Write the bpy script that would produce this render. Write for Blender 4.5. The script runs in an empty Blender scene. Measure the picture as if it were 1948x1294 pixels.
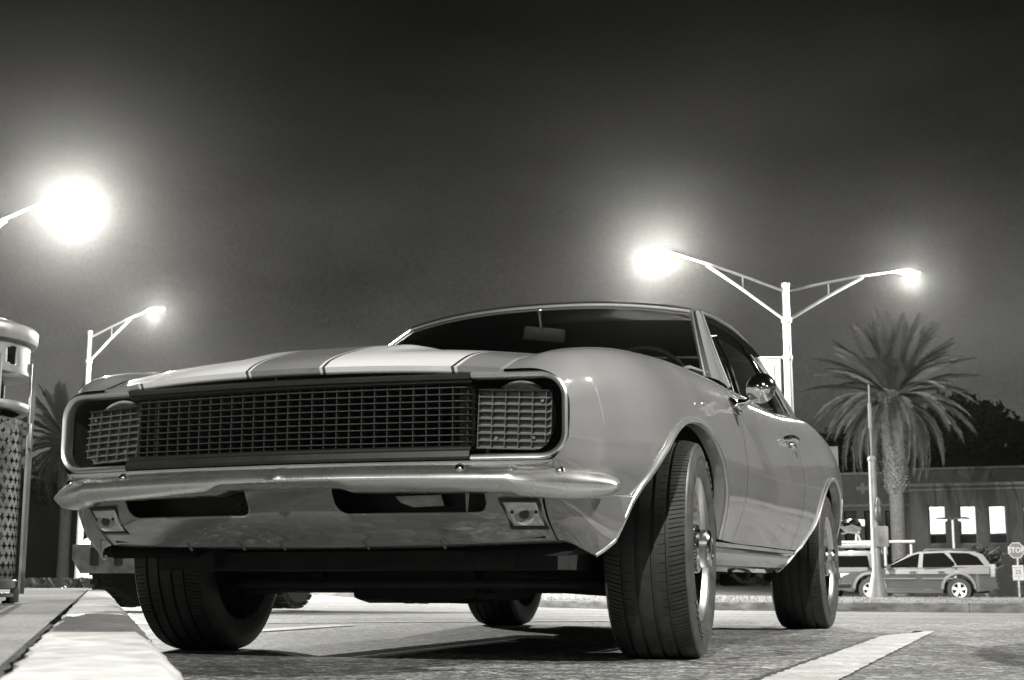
import bpy, bmesh, math, random
from mathutils import Vector, Matrix
random.seed(7)
S = bpy.context.scene
C = S.collection
PI = math.pi
rad = math.radians

# ------------------------------------------------------------------ camera
cam = bpy.data.objects.new('camera', bpy.data.cameras.new('camera'))
C.objects.link(cam)
S.camera = cam
yaw, pitch = -0.34854, 0.1684
fw = Vector((math.sin(yaw)*math.cos(pitch), math.cos(yaw)*math.cos(pitch), math.sin(pitch)))
rt = Vector((math.cos(yaw), -math.sin(yaw), 0))
up = rt.cross(fw)
cam.matrix_world = Matrix(((rt.x, up.x, -fw.x, 1.751), (rt.y, up.y, -fw.y, -4.043),
                           (rt.z, up.z, -fw.z, 0.216), (0, 0, 0, 1)))
cam.data.sensor_width = 36
cam.data.lens = 49.83
cam.data.clip_start = 0.05
cam.data.clip_end = 2000
cam.data.dof.use_dof = True
cam.data.dof.focus_distance = 4.3
cam.data.dof.aperture_fstop = 13

# ------------------------------------------------------------------ night sky
W = bpy.data.worlds.new('World')
S.world = W
W.use_nodes = True
wn, wl = W.node_tree.nodes, W.node_tree.links
wn.clear()
wo = wn.new('ShaderNodeOutputWorld'); wb = wn.new('ShaderNodeBackground')
tc = wn.new('ShaderNodeTexCoord'); sx = wn.new('ShaderNodeSeparateXYZ')
wl.new(tc.outputs['Generated'], sx.inputs[0])
cr = wn.new('ShaderNodeValToRGB')
e = cr.color_ramp.elements
e[0].position = 0.0; e[0].color = (0.120, 0.118, 0.111, 1)
e[1].position = 1.0; e[1].color = (0.002, 0.002, 0.002, 1)
for pos, v in ((0.08, 0.112), (0.14, 0.082), (0.21, 0.050), (0.29, 0.021), (0.39, 0.007), (0.50, 0.0035)):
    q = e.new(pos); q.color = (v, v*0.99, v*0.94, 1)
wl.new(sx.outputs['Z'], cr.inputs[0])
nz = wn.new('ShaderNodeTexNoise'); nz.inputs['Scale'].default_value = 3.2; nz.inputs['Detail'].default_value = 5
mp = wn.new('ShaderNodeMapping'); mp.inputs['Scale'].default_value = (1, 1, 2.6)
wl.new(tc.outputs['Generated'], mp.inputs[0]); wl.new(mp.outputs[0], nz.inputs['Vector'])
mr = wn.new('ShaderNodeMapRange'); mr.inputs[1].default_value = 0.3; mr.inputs[2].default_value = 0.7
mr.inputs[3].default_value = 0.45; mr.inputs[4].default_value = 1.45
nz2 = wn.new('ShaderNodeTexNoise'); nz2.inputs['Scale'].default_value = 420; nz2.inputs['Detail'].default_value = 3; nz2.inputs['Roughness'].default_value = .8
wl.new(tc.outputs['Generated'], nz2.inputs['Vector'])
mm = wn.new('ShaderNodeMath'); mm.operation = 'MULTIPLY_ADD'; mm.inputs[1].default_value = 0.36; mm.inputs[2].default_value = -0.18
wl.new(nz2.outputs[0], mm.inputs[0])
ms = wn.new('ShaderNodeMath'); ms.operation = 'ADD'
wl.new(nz.outputs[0], ms.inputs[0]); wl.new(mm.outputs[0], ms.inputs[1])
wl.new(ms.outputs[0], mr.inputs[0])
mu = wn.new('ShaderNodeMix'); mu.data_type = 'RGBA'; mu.blend_type = 'MULTIPLY'; mu.inputs[0].default_value = 1
wl.new(cr.outputs[0], mu.inputs[6]); wl.new(mr.outputs[0], mu.inputs[7])
wl.new(mu.outputs[2], wb.inputs[0]); wb.inputs[1].default_value = 1.0
wl.new(wb.outputs[0], wo.inputs[0])
S.view_settings.view_transform = 'Standard'
S.view_settings.look = 'None'
S.view_settings.exposure = 0.0
S.view_settings.gamma = 1.0
S.view_settings.use_curve_mapping = False
LAMP = (1.0, 0.985, 0.93)          # warm white of the street lamps
POWER = 20000.0
FRONT = 0.50
MAIN = 0.45
HAZE = 0.00016

# ------------------------------------------------------------------ materials
def M(name, v, rough=0.5, metal=0.0, var=0.0, scale=8.0, bump=0.0, bscale=60.0, coat=0.0, detail=4.0, spec=0.5, rvar=0.0, stretch=None):
    m = bpy.data.materials.new(name); m.use_nodes = True
    n, l = m.node_tree.nodes, m.node_tree.links
    b = n['Principled BSDF']
    b.inputs['Base Color'].default_value = (v, v, v*0.985, 1)
    b.inputs['Roughness'].default_value = rough
    b.inputs['Metallic'].default_value = metal
    b.inputs['Specular IOR Level'].default_value = spec
    if coat:
        b.inputs['Coat Weight'].default_value = coat
        b.inputs['Coat Roughness'].default_value = 0.03
        b.inputs['Coat IOR'].default_value = 2.05
    t = n.new('ShaderNodeTexCoord'); src = t.outputs['Object']
    if stretch:
        mp = n.new('ShaderNodeMapping'); mp.inputs['Scale'].default_value = stretch
        l.new(src, mp.inputs[0]); src = mp.outputs[0]
    if var or rvar:
        z = n.new('ShaderNodeTexNoise'); z.inputs['Scale'].default_value = scale; z.inputs['Detail'].default_value = detail
        l.new(src, z.inputs['Vector'])
        if var:
            r = n.new('ShaderNodeValToRGB')
            r.color_ramp.elements[0].position = 0.3; r.color_ramp.elements[1].position = 0.7
            a, c = max(0, v*(1-var)), min(1, v*(1+var))
            r.color_ramp.elements[0].color = (a, a, a*0.985, 1); r.color_ramp.elements[1].color = (c, c, c*0.985, 1)
            l.new(z.outputs[0], r.inputs[0]); l.new(r.outputs[0], b.inputs['Base Color'])
        if rvar:
            q = n.new('ShaderNodeMapRange'); q.inputs[1].default_value = 0.3; q.inputs[2].default_value = 0.7
            q.inputs[3].default_value = max(0.02, rough-rvar); q.inputs[4].default_value = rough+rvar
            l.new(z.outputs[0], q.inputs[0]); l.new(q.outputs[0], b.inputs['Roughness'])
    if bump:
        z2 = n.new('ShaderNodeTexNoise'); z2.inputs['Scale'].default_value = bscale; z2.inputs['Detail'].default_value = 5
        l.new(src, z2.inputs['Vector'])
        bp = n.new('ShaderNodeBump'); bp.inputs['Strength'].default_value = bump; bp.inputs['Distance'].default_value = 0.01
        l.new(z2.outputs[0], bp.inputs['Height']); l.new(bp.outputs[0], b.inputs['Normal'])
    return m

def emit(name, strength, v=1.0):
    m = bpy.data.materials.new(name); m.use_nodes = True
    b = m.node_tree.nodes['Principled BSDF']
    b.inputs['Base Color'].default_value = (0.8, 0.8, 0.78, 1)
    b.inputs['Emission Color'].default_value = (LAMP[0]*v, LAMP[1]*v, LAMP[2]*v, 1)
    b.inputs['Emission Strength'].default_value = strength
    return m

def glass(name, tint, rough=0.0):
    m = bpy.data.materials.new(name); m.use_nodes = True
    n, l = m.node_tree.nodes, m.node_tree.links
    n.clear()
    o = n.new('ShaderNodeOutputMaterial'); mx = n.new('ShaderNodeMixShader')
    tr = n.new('ShaderNodeBsdfTransparent'); tr.inputs[0].default_value = (tint, tint, tint, 1)
    g = n.new('ShaderNodeBsdfGlossy'); g.inputs['Roughness'].default_value = rough
    g.inputs[0].default_value = (0.9, 0.9, 0.9, 1)
    f = n.new('ShaderNodeFresnel'); f.inputs[0].default_value = 1.5
    l.new(f.outputs[0], mx.inputs[0]); l.new(tr.outputs[0], mx.inputs[1]); l.new(g.outputs[0], mx.inputs[2])
    l.new(mx.outputs[0], o.inputs[0])
    return m

def paint(name, v, stripes=False):
    """Metallic car paint: flake noise under a clear coat; the racing stripes are part of the hood's paint."""
    m = M(name, v, rough=0.62, metal=0.0, coat=1.0, spec=0.25)
    n, l = m.node_tree.nodes, m.node_tree.links
    b = n['Principled BSDF']
    t = n.new('ShaderNodeTexCoord')
    z = n.new('ShaderNodeTexNoise'); z.inputs['Scale'].default_value = 420; z.inputs['Detail'].default_value = 2
    l.new(t.outputs['Object'], z.inputs['Vector'])
    z2 = n.new('ShaderNodeTexNoise'); z2.inputs['Scale'].default_value = 3; z2.inputs['Detail'].default_value = 6
    l.new(t.outputs['Object'], z2.inputs['Vector'])
    ad = n.new('ShaderNodeMath'); ad.operation = 'MULTIPLY_ADD'; ad.inputs[1].default_value = 0.35
    l.new(z.outputs[0], ad.inputs[0]); l.new(z2.outputs[0], ad.inputs[2])
    r = n.new('ShaderNodeMapRange'); r.inputs[1].default_value = 0.4; r.inputs[2].default_value = 0.95
    r.inputs[3].default_value = v*0.86; r.inputs[4].default_value = v*1.14
    l.new(ad.outputs[0], r.inputs[0])
    col = r.outputs[0]
    if stripes:
        sp = n.new('ShaderNodeSeparateXYZ'); l.new(t.outputs['Object'], sp.inputs[0])
        ab = n.new('ShaderNodeMath'); ab.operation = 'ABSOLUTE'; l.new(sp.outputs[0], ab.inputs[0])
        rp = n.new('ShaderNodeValToRGB'); rp.color_ramp.interpolation = 'CONSTANT'
        el = rp.color_ramp.elements
        el[0].position = 0; el[0].color = (0, 0, 0, 1)
        el[1].position = 0.095; el[1].color = (1, 1, 1, 1)
        for p_, c_ in ((0.104, 0.5), (0.111, 1), (0.440, 0.5), (0.447, 1), (0.456, 0)):
            q = el.new(p_); q.color = (c_, c_, c_, 1)
        l.new(ab.outputs[0], rp.inputs[0])
        mx = n.new('ShaderNodeMapRange')     # 0 -> paint, 1 -> white, 0.5 -> dark pinline
        gt = n.new('ShaderNodeMath'); gt.operation = 'GREATER_THAN'; gt.inputs[1].default_value = 0.8
        l.new(rp.outputs[0], gt.inputs[0])
        gm = n.new('ShaderNodeMath'); gm.operation = 'GREATER_THAN'; gm.inputs[1].default_value = 0.2
        l.new(rp.outputs[0], gm.inputs[0])
        m1 = n.new('ShaderNodeMix'); m1.inputs[3].default_value = v*0.18
        l.new(gm.outputs[0], m1.inputs[0]); l.new(col, m1.inputs[2])
        m2 = n.new('ShaderNodeMix'); m2.inputs[3].default_value = 0.74
        l.new(gt.outputs[0], m2.inputs[0]); l.new(m1.outputs[0], m2.inputs[2])
        col = m2.outputs[0]
        iv = n.new('ShaderNodeMath'); iv.operation = 'MULTIPLY_ADD'; iv.inputs[1].default_value = 0; iv.inputs[2].default_value = 0
        l.new(gm.outputs[0], iv.inputs[0]); l.new(iv.outputs[0], b.inputs['Metallic'])
        n.remove(mx)
    cc = n.new('ShaderNodeCombineColor')
    for k in range(3): l.new(col, cc.inputs[k])
    l.new(cc.outputs[0], b.inputs['Base Color'])
    # fine dust: slight roughness change of the coat
    rr = n.new('ShaderNodeMapRange'); rr.inputs[1].default_value = 0.35; rr.inputs[2].default_value = 0.75
    rr.inputs[3].default_value = 0.02; rr.inputs[4].default_value = 0.09
    l.new(z2.outputs[0], rr.inputs[0]); l.new(rr.outputs[0], b.inputs['Coat Roughness'])
    return m

PAINT_V = 0.215
m_paint = paint('car paint', PAINT_V)
m_hood = paint('car paint with stripes', PAINT_V, True)
m_chrome = M('chrome', 0.80, 0.10, 1.0, rvar=0.05, scale=14, detail=8)
m_bump = M('worn chrome', 0.74, 0.28, 0.95, var=0.05, scale=12, rvar=0.03, detail=6)
m_satin = M('satin bright trim', 0.80, 0.36, 1.0, var=0.06, scale=12)
m_black = M('black plastic', 0.012, 0.45, var=0.3, scale=30)
m_under = M('dirty underbody', 0.010, 0.75, var=0.5, scale=18, bump=0.3, bscale=40)
m_well = M('wheel well', 0.006, 0.9, var=0.5, scale=18)
m_grille = M('grille plastic', 0.045, 0.33, 0.3, var=0.25, scale=40)
m_hdoor = M('grey grille plastic', 0.105, 0.38, 0.2, var=0.2, scale=50)
m_rubber = M('tyre rubber', 0.022, 0.62, var=0.35, scale=26, bump=0.12, bscale=300)
m_wall = M('tyre sidewall rubber', 0.065, 0.40, var=0.3, scale=18, bump=0.05, bscale=200)
m_int = M('dark interior', 0.012, 0.6, var=0.3, scale=20)
m_int2 = M('grey vinyl', 0.05, 0.5, var=0.3, scale=20)
m_glass = glass('windscreen glass', 0.55)
m_dglass = glass('tinted glass', 0.25)
m_lens = M('clear lamp lens', 0.62, 0.18, 0.2, var=0.2, scale=90, bump=0.2, bscale=220)
m_steel = M('steel', 0.45, 0.3, 0.9, var=0.2, scale=30)

# ------------------------------------------------------------------ mesh helpers
def mesh(name, verts, faces, mat, parent=None, smooth=True, angle=38, kind=None, solid=0.0, offset=-1.0):
    me = bpy.data.meshes.new(name)
    me.from_pydata([tuple(v) for v in verts], [], faces)
    mats = mat if isinstance(mat, (list, tuple)) else [mat]
    for q in mats: me.materials.append(q)
    me.validate(); me.update()
    if smooth:
        for p in me.polygons: p.use_smooth = True
        me.set_sharp_from_angle(angle=rad(angle))
    o = bpy.data.objects.new(name, me); C.objects.link(o)
    if parent is not None: o.parent = parent
    if kind: o['kind'] = kind
    if solid:
        md = o.modifiers.new('thick', 'SOLIDIFY'); md.thickness = solid; md.offset = offset
    return o

class B:
    """Collects boxes, bars, tubes, lathes and prisms that make up ONE part."""
    def __init__(s): s.v = []; s.f = []
    def add(s, v, f):
        k = len(s.v); s.v += [Vector(a) for a in v]; s.f += [tuple(i+k for i in q) for q in f]; return s
    def box(s, c, d, rot=None, bev=0.0):
        x, y, z = d[0]/2, d[1]/2, d[2]/2
        if bev:
            bm = bmesh.new(); bmesh.ops.create_cube(bm, size=1)
            for w in bm.verts: w.co = Vector((w.co.x*d[0], w.co.y*d[1], w.co.z*d[2]))
            bmesh.ops.bevel(bm, geom=bm.edges[:], offset=bev, segments=2, affect='EDGES', profile=0.6)
            bm.verts.index_update()
            v = [w.co.copy() for w in bm.verts]; f = [tuple(w.index for w in q.verts) for q in bm.faces]; bm.free()
        else:
            v = [Vector((a, b, e)) for a in (-x, x) for b in (-y, y) for e in (-z, z)]
            f = [(0, 1, 3, 2), (4, 6, 7, 5), (0, 4, 5, 1), (2, 3, 7, 6), (0, 2, 6, 4), (1, 5, 7, 3)]
        if rot is not None: v = [rot @ w for w in v]
        return s.add([w+Vector(c) for w in v], f)
    def tube(s, pts, r, n=8, cap=True, closed=False, flat=None):
        pts = [Vector(p) for p in pts]; m = len(pts)
        rr = r if isinstance(r, (list, tuple)) else [r]*m
        prev = None; v = []; f = []
        for i, p in enumerate(pts):
            a = pts[(i-1) % m] if (closed or i > 0) else p
            b = pts[(i+1) % m] if (closed or i < m-1) else p
            t = (b-a).normalized()
            if prev is None:
                u = t.cross(Vector((0, 0, 1)))
                if u.length < 1e-3: u = t.cross(Vector((0, 1, 0)))
            else:
                u = prev - t*prev.dot(t)
            u.normalize(); prev = u; w = t.cross(u)
            for k in range(n):
                g = 2*PI*k/n
                v.append(p + (u*math.cos(g) + w*math.sin(g)*(flat or 1))*rr[i])
        for i in range(m if closed else m-1):
            j = (i+1) % m
            for k in range(n):
                q = (k+1) % n
                f.append((i*n+k, i*n+q, j*n+q, j*n+k))
        if cap and not closed:
            f.append(tuple(range(n-1, -1, -1))); f.append(tuple((m-1)*n+k for k in range(n)))
        return s.add(v, f)
    def lathe(s, prof, n=32, mat=None, a0=0, a1=2*PI):
        """prof: (r, h) pairs turned about local z; mat maps it into place."""
        full = abs(a1-a0-2*PI) < 1e-6; cols = n if full else n+1
        v = []; f = []
        for r, h in prof:
            for k in range(cols):
                g = a0+(a1-a0)*k/n
                v.append(Vector((r*math.cos(g), r*math.sin(g), h)))
        for i in range(len(prof)-1):
            for k in range(n):
                q = (k+1) % cols
                f.append((i*cols+k, i*cols+q, (i+1)*cols+q, (i+1)*cols+k))
        if full:
            if prof[0][0] > 1e-6: f.append(tuple(range(cols-1, -1, -1)))
            if prof[-1][0] > 1e-6: f.append(tuple((len(prof)-1)*cols+k for k in range(cols)))
        if mat is not None: v = [mat @ w for w in v]
        return s.add(v, f)
    def prism(s, poly, vec):
        vec = Vector(vec); n = len(poly); p = [Vector(a) for a in poly]
        f = [tuple(range(n-1, -1, -1)), tuple(range(n, 2*n))]
        f += [(i, (i+1) % n, n+(i+1) % n, n+i) for i in range(n)]
        return s.add(p+[a+vec for a in p], f)
    def grid(s, rows, closed=False):
        n = len(rows[0]); v = [Vector(p) for r in rows for p in r]
        f = [(i*n+j, i*n+j+1, (i+1)*n+j+1, (i+1)*n+j) for i in range(len(rows)-1) for j in range(n-1)]
        return s.add(v, f)
    def flipx(s):
        b = B(); b.v = [Vector((-p.x, p.y, p.z)) for p in s.v]; b.f = [tuple(reversed(q)) for q in s.f]; return b
    def make(s, name, mat, parent=None, **k):
        return mesh(name, s.v, s.f, mat, parent, **k)

def norm(o):
    bm = bmesh.new(); bm.from_mesh(o.data); bmesh.ops.recalc_face_normals(bm, faces=bm.faces[:]); bm.to_mesh(o.data); bm.free(); return o

def tag(o, label, cat, group=None, kind=None):
    o['label'] = label; o['category'] = cat
    if group: o['group'] = group
    if kind: o['kind'] = kind
    return o
def thing(name, label, cat, loc=(0, 0, 0), rz=0.0, group=None):
    o = bpy.data.objects.new(name, None); C.objects.link(o)
    o.empty_display_size = 0.2
    o.location = loc; o.rotation_euler = (0, 0, rz)
    return tag(o, label, cat, group)
def struct(o): o['kind'] = 'structure'; return o
def copy_tree(o, parent=None):
    c = o.copy(); C.objects.link(c); c.parent = parent
    for ch in list(o.children): copy_tree(ch, c)
    return c
def interp(tab, x):
    if x <= tab[0][0]: return tab[0][1]
    for (a, b), (c, d) in zip(tab, tab[1:]):
        if x <= c:
            t = (x-a)/(c-a); return b+(d-b)*t
    return tab[-1][1]
def sm(t):
    t = max(0.0, min(1.0, t)); return t*t*(3-2*t)
def cat(p0, p1, p2, p3, t):
    return 0.5*((2*p1)+(p2-p0)*t+(2*p0-5*p1+4*p2-p3)*t*t+(3*p1-p0-3*p2+p3)*t**3)
def spline(tab, x):
    """Catmull-Rom through (x, value) pairs."""
    n = len(tab)
    if x <= tab[0][0]: return tab[0][1]
    if x >= tab[-1][0]: return tab[-1][1]
    for i in range(n-1):
        if x <= tab[i+1][0]:
            x0, y0 = tab[i]; x1, y1 = tab[i+1]; h = x1-x0; t = (x-x0)/h
            m0 = (y1-tab[i-1][1])/(x1-tab[i-1][0]) if i > 0 else (y1-y0)/h
            m1 = (tab[i+2][1]-y0)/(tab[i+2][0]-x0) if i < n-2 else (y1-y0)/h
            return (2*t**3-3*t*t+1)*y0+(t**3-2*t*t+t)*h*m0+(-2*t**3+3*t*t)*y1+(t**3-t*t)*h*m1

# ================================================================== THE CAR
car = thing('classic_coupe', 'silver-grey classic muscle coupe with white hood stripes parked nose to the kerb, filling the view', 'car')

# body side net (driver's side, x > 0): rows front to back, columns hood seam -> crown -> shoulder -> crease -> lower edge
NET = [
 [(.575,-.860,.7225),(.655,-.850,.7205),(.703,-.838,.699),(.7265,-.829,.655),(.7295,-.827,.608),(.7265,-.827,.556),(.692,-.840,.504),(.640,-.852,.482)],
 [(.580,-.735,.768),(.650,-.732,.780),(.722,-.726,.768),(.776,-.720,.705),(.793,-.712,.630),(.797,-.705,.555),(.783,-.705,.490),(.735,-.720,.430)],
 [(.600,-.500,.808),(.690,-.500,.825),(.764,-.500,.806),(.820,-.500,.745),(.850,-.500,.660),(.860,-.500,.562),(.848,-.500,.495),(.822,-.500,.430)],
 [(.620,-.200,.828),(.700,-.200,.853),(.775,-.200,.836),(.832,-.200,.768),(.862,-.200,.680),(.876,-.200,.575),(.872,-.200,.490),(.855,-.200,.420)],
 [(.635, .100,.846),(.710, .100,.872),(.780, .100,.855),(.838, .100,.786),(.866, .100,.692),(.879, .100,.577),(.872, .100,.480),(.848, .100,.360)],
 [(.650, .620,.868),(.716, .620,.892),(.783, .620,.873),(.840, .620,.802),(.870, .620,.702),(.886, .620,.580),(.872, .620,.470),(.826, .620,.340)],
 [(.690,1.150,.878),(.735,1.150,.892),(.786,1.150,.875),(.842,1.150,.806),(.873,1.150,.704),(.891,1.150,.586),(.877,1.150,.475),(.828,1.150,.340)],
 [(.700,1.800,.893),(.738,1.800,.908),(.787,1.800,.892),(.846,1.800,.820),(.880,1.800,.714),(.897,1.800,.600),(.880,1.800,.485),(.828,1.800,.340)],
 [(.665,2.300,.945),(.722,2.300,.950),(.786,2.300,.925),(.850,2.300,.848),(.887,2.300,.735),(.900,2.300,.612),(.884,2.300,.490),(.836,2.300,.345)],
 [(.625,2.750,.972),(.700,2.750,.984),(.782,2.750,.952),(.850,2.750,.870),(.890,2.750,.752),(.900,2.750,.620),(.884,2.750,.495),(.845,2.750,.360)],
 [(.600,3.200,.968),(.680,3.200,.978),(.762,3.200,.942),(.830,3.200,.860),(.868,3.200,.745),(.876,3.200,.620),(.860,3.200,.500),(.820,3.200,.370)],
 [(.550,3.700,.930),(.630,3.700,.936),(.710,3.700,.900),(.770,3.700,.830),(.800,3.700,.730),(.810,3.700,.620),(.800,3.700,.510),(.760,3.700,.400)],
]
NET = [[Vector(p) for p in r] for r in NET]
NR, NC = len(NET), len(NET[0])
CREASE = 5
def net_row(i, t):
    """Point on row i at column parameter t, with a tangent break on the crease column."""
    r = NET[i]; k = min(int(t), NC-2); f = t-k
    lo, hi = (0, CREASE) if k < CREASE else (CREASE, NC-1)
    g = lambda j: r[j]
    p1, p2 = g(k), g(k+1)
    p0 = g(k-1) if k-1 >= lo else p1*2-p2
    p3 = g(k+2) if k+2 <= hi else p2*2-p1
    return cat(p0, p1, p2, p3, f)
def side(s, t):
    k = min(int(s), NR-2); f = s-k
    p1, p2 = net_row(k, t), net_row(k+1, t)
    p0 = net_row(k-1, t) if k > 0 else p1*2-p2
    p3 = net_row(k+2, t) if k+2 < NR else p2*2-p1
    # non-uniform rows: Hermite in y
    h = (p2.y-p1.y) or 1e-6
    d = lambda a, b: (b-a)/((b-a).length or 1e-6)
    L = (p2-p1).length
    m1 = (p2-p0)/(((p2-p1).length+(p1-p0).length) or 1e-6)*L if k > 0 else (p2-p1)
    m2 = (p3-p1)/(((p3-p2).length+(p2-p1).length) or 1e-6)*L if k+2 < NR else (p2-p1)
    return p1*(2*f**3-3*f*f+1)+m1*(f**3-2*f*f+f)+p2*(-2*f**3+3*f*f)+m2*(f**3-f*f)
def seam_at(y):
    """Hood seam (x, z) at a given y."""
    for i in range(NR-1):
        a, b = NET[i][0], NET[i+1][0]
        if y <= b.y or i == NR-2:
            break
    s0, s1 = float(i), float(i+1)
    for _ in range(24):
        mid = (s0+s1)/2
        if side(mid, 0).y < y: s0 = mid
        else: s1 = mid
    q = side((s0+s1)/2, 0); return q.x, q.z

def arch_front(p):
    dy, dz = p.y+0.03, p.z-0.315
    a = 0.55 if dy < 0 else 0.385
    if dz < 0: a += (-dz)*1.0 if dy < 0 else (-dz)*0.2; dz = 0
    return math.sqrt((dy/a)**2+(dz/0.355)**2)-1
def arch_rear(p):
    dy, dz = p.y-2.70, p.z-0.315
    a = 0.56+1.5*max(0, .45-p.z) if dy < 0 else 0.38
    if dz < 0: dz = 0
    return math.sqrt((dy/a)**2+(dz/0.365)**2)-1

def patch(f, u0, u1, nu, v0, v1, nv, hole=None):
    """Grid of f(u, v) with the inside of `hole` cut out; the cells next to the cut are snapped onto its edge."""
    du, dv = (u1-u0)/nu, (v1-v0)/nv
    P = {}; UV = {}
    for i in range(nu+1):
        for j in range(nv+1):
            UV[i, j] = [u0+du*i, v0+dv*j]
    if hole:
        val = {k: hole(f(*w)) for k, w in UV.items()}
        keep = set()
        for i in range(nu):
            for j in range(nv):
                q = [val[i, j], val[i+1, j], val[i+1, j+1], val[i, j+1]]
                if max(q) > 0: keep.add((i, j))
        ins = set()
        for i, j in keep:
            for a, b in ((0, 0), (1, 0), (1, 1), (0, 1)):
                if val[i+a, j+b] < 0: ins.add((i+a, j+b))
        for k in ins:
            w = UV[k][:]
            for _ in range(14):
                h0 = hole(f(*w))
                if abs(h0) < 1e-4: break
                eu, ev = du*0.02, dv*0.02
                gu = (hole(f(w[0]+eu, w[1]))-h0)/eu; gv = (hole(f(w[0], w[1]+ev))-h0)/ev
                # move in cell units so that the step stays isotropic
                gu_, gv_ = gu*du, gv*dv; g2 = gu_*gu_+gv_*gv_+1e-12
                su, sv = -h0*gu_/g2, -h0*gv_/g2
                L = math.hypot(su, sv)
                if L > 0.7: su, sv = su*0.7/L, sv*0.7/L
                w = [min(max(w[0]+su*du, min(u0, u1)), max(u0, u1)), min(max(w[1]+sv*dv, min(v0, v1)), max(v0, v1))]
            UV[k] = w
    else:
        keep = {(i, j) for i in range(nu) for j in range(nv)}
    idx = {}; verts = []; faces = []
    for i, j in sorted(keep):
        q = []
        for a, b in ((0, 0), (1, 0), (1, 1), (0, 1)):
            k = (i+a, j+b)
            if k not in idx:
                idx[k] = len(verts); verts.append(f(*UV[k]))
            q.append(idx[k])
        c = [verts[t] for t in q]
        if (c[2]-c[0]).cross(c[3]-c[1]).length > 1e-9: faces.append(tuple(q))
    b = B(); b.v = verts; b.f = faces
    return b

def both(b, name, mat, parent, **k):
    o = b.make(name, mat, parent, **k)
    o2 = b.flipx().make(name, mat, parent, **k)
    return o, o2

G = 0.0045
def s_of(row, dy):      # row parameter a little before or after a door line
    a, b = NET[row][5], NET[min(row+1, NR-1)][5]
    return row+dy/((b-a).length)
fender = patch(side, 0, s_of(5, -G*.52), 96, 0, NC-1, 60, arch_front)
both(fender, 'fender', m_paint, car, angle=24)
door_b = patch(side, s_of(5, G*.45), s_of(7, -G*.52), 40, 0, NC-1, 56)
doors = both(door_b, 'door', m_paint, car, angle=24)
quarter = patch(side, s_of(7, G*.45), NR-1, 90, 0, NC-1, 56, arch_rear)
both(quarter, 'quarter_panel', m_paint, car, angle=24)
# dark jamb behind each door gap
for row in (5, 7):
    j = B(); rows = []
    for t in [k*(NC-1)/30 for k in range(31)]:
        p = side(row, t); a = (side(row+.05, t)-p).normalized()
        n_ = Vector((-1, 0, -.25)).normalized()
        rows.append([p-a*.02+n_*.014, p+a*.02+n_*.014])
    j.grid(rows); both(j, 'door_jamb', m_black, car)

def at_yz(y, z, guess):
    """Surface point with given (y, z)."""
    s, t = guess
    for _ in range(25):
        p = side(s, t); ey, ez = y-p.y, z-p.z
        if abs(ey)+abs(ez) < 1e-5: break
        a = (side(s+.01, t)-p)/.01; b = (side(s, t+.01)-p)/.01
        det = a.y*b.z-a.z*b.y
        if abs(det) < 1e-9: break
        ds, dt = (ey*b.z-ez*b.y)/det, (a.y*ez-a.z*ey)/det
        m = max(abs(ds), abs(dt), 1e-9); k = min(1, 0.4/m)
        s = min(max(s+ds*k, 0), NR-1.001); t = min(max(t+dt*k, 0), NC-1.001)
    return side(s, t), (s, t)

# lower front corner below the fender seam (wraps from the valance back to the wheel arch)
def ext(u, v):
    # u 0..1 front -> back, v 0..1 seam -> bottom
    top = [(.651,-.795),(.700,-.765),(.745,-.712),(.790,-.610),(.822,-.500),(.840,-.40),(.850,-.30)]
    bot = [(.652,-.680),(.688,-.664),(.716,-.630),(.735,-.570),(.750,-.490),(.766,-.40),(.780,-.30)]
    tx = [(i/6, p[0]) for i, p in enumerate(top)]; ty = [(i/6, p[1]) for i, p in enumerate(top)]
    bx = [(i/6, p[0]) for i, p in enumerate(bot)]; by = [(i/6, p[1]) for i, p in enumerate(bot)]
    T = Vector((spline(tx, u), spline(ty, u), 0.428)); Bt = Vector((spline(bx, u), spline(by, u), 0.318-0.054*sm(u/.62)))
    p = T.lerp(Bt, v); bul = math.sin(PI*min(1, v*1.0))*0.024
    d = Vector((0, -1, 0)).lerp(Vector((.45, -.89, 0)), sm(u/.9))
    return p+d*bul*(1-.3*u)
extb = patch(ext, 0, 1, 50, 0, 1, 30, arch_front)
both(extb, 'fender_extension', m_paint, car, solid=0.006)

# bright wheel lip mouldings, painted flange and the dark well behind
def arch_path(cy, af, ar, b, rows, n=54, zlo_f=.27, zlo_r=.345):
    pts = []
    for k in range(n+1):
        g = PI*k/n
        dy = -math.cos(g); dz = math.sin(g)
        a = af if dy < 0 else ar
        z = .315+dz*b
        if cy > 1 and dy < 0: a += 1.5*max(0, .45-z)
        pts.append((cy+dy*a, z))
    return pts
def lip(cy, af, ar, b, sg, guess0, low):
    pts = []; g = guess0
    yz = arch_path(cy, af, ar, b, None)
    for y, z in yz:
        p, g = at_yz(y, z, g); pts.append(p.copy())
    return low+pts
fl = lip(-.03, .55, .385, .355, 1, (2.1, 6.9), [])
fl = [p for p in fl if p.z > .44 or (p.y > 0 and p.z > .338)]
lowf = []
for k in range(11):
    v = 1-k/10
    # follow the cut edge on the extension: search u where arch_front == 0
    a_, b_ = 0.15, 1.0
    for _ in range(30):
        m_ = (a_+b_)/2
        if arch_front(ext(m_, v)) > 0: a_ = m_
        else: b_ = m_
    lowf.append(ext((a_+b_)/2, v))
lowf = [p for p in lowf if p.z < .425]
rear_low = [Vector((.826, .335, .345))]
front_lip = lowf+fl
front_lip = [front_lip[0]]+[b for a, b in zip(front_lip, front_lip[1:]) if (b-a).length > 1e-3]
rl = lip(2.70, .56, .38, .365, 1, (8.0, 6.9), [])
rl = [p for p in rl if p.z > .35]
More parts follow.
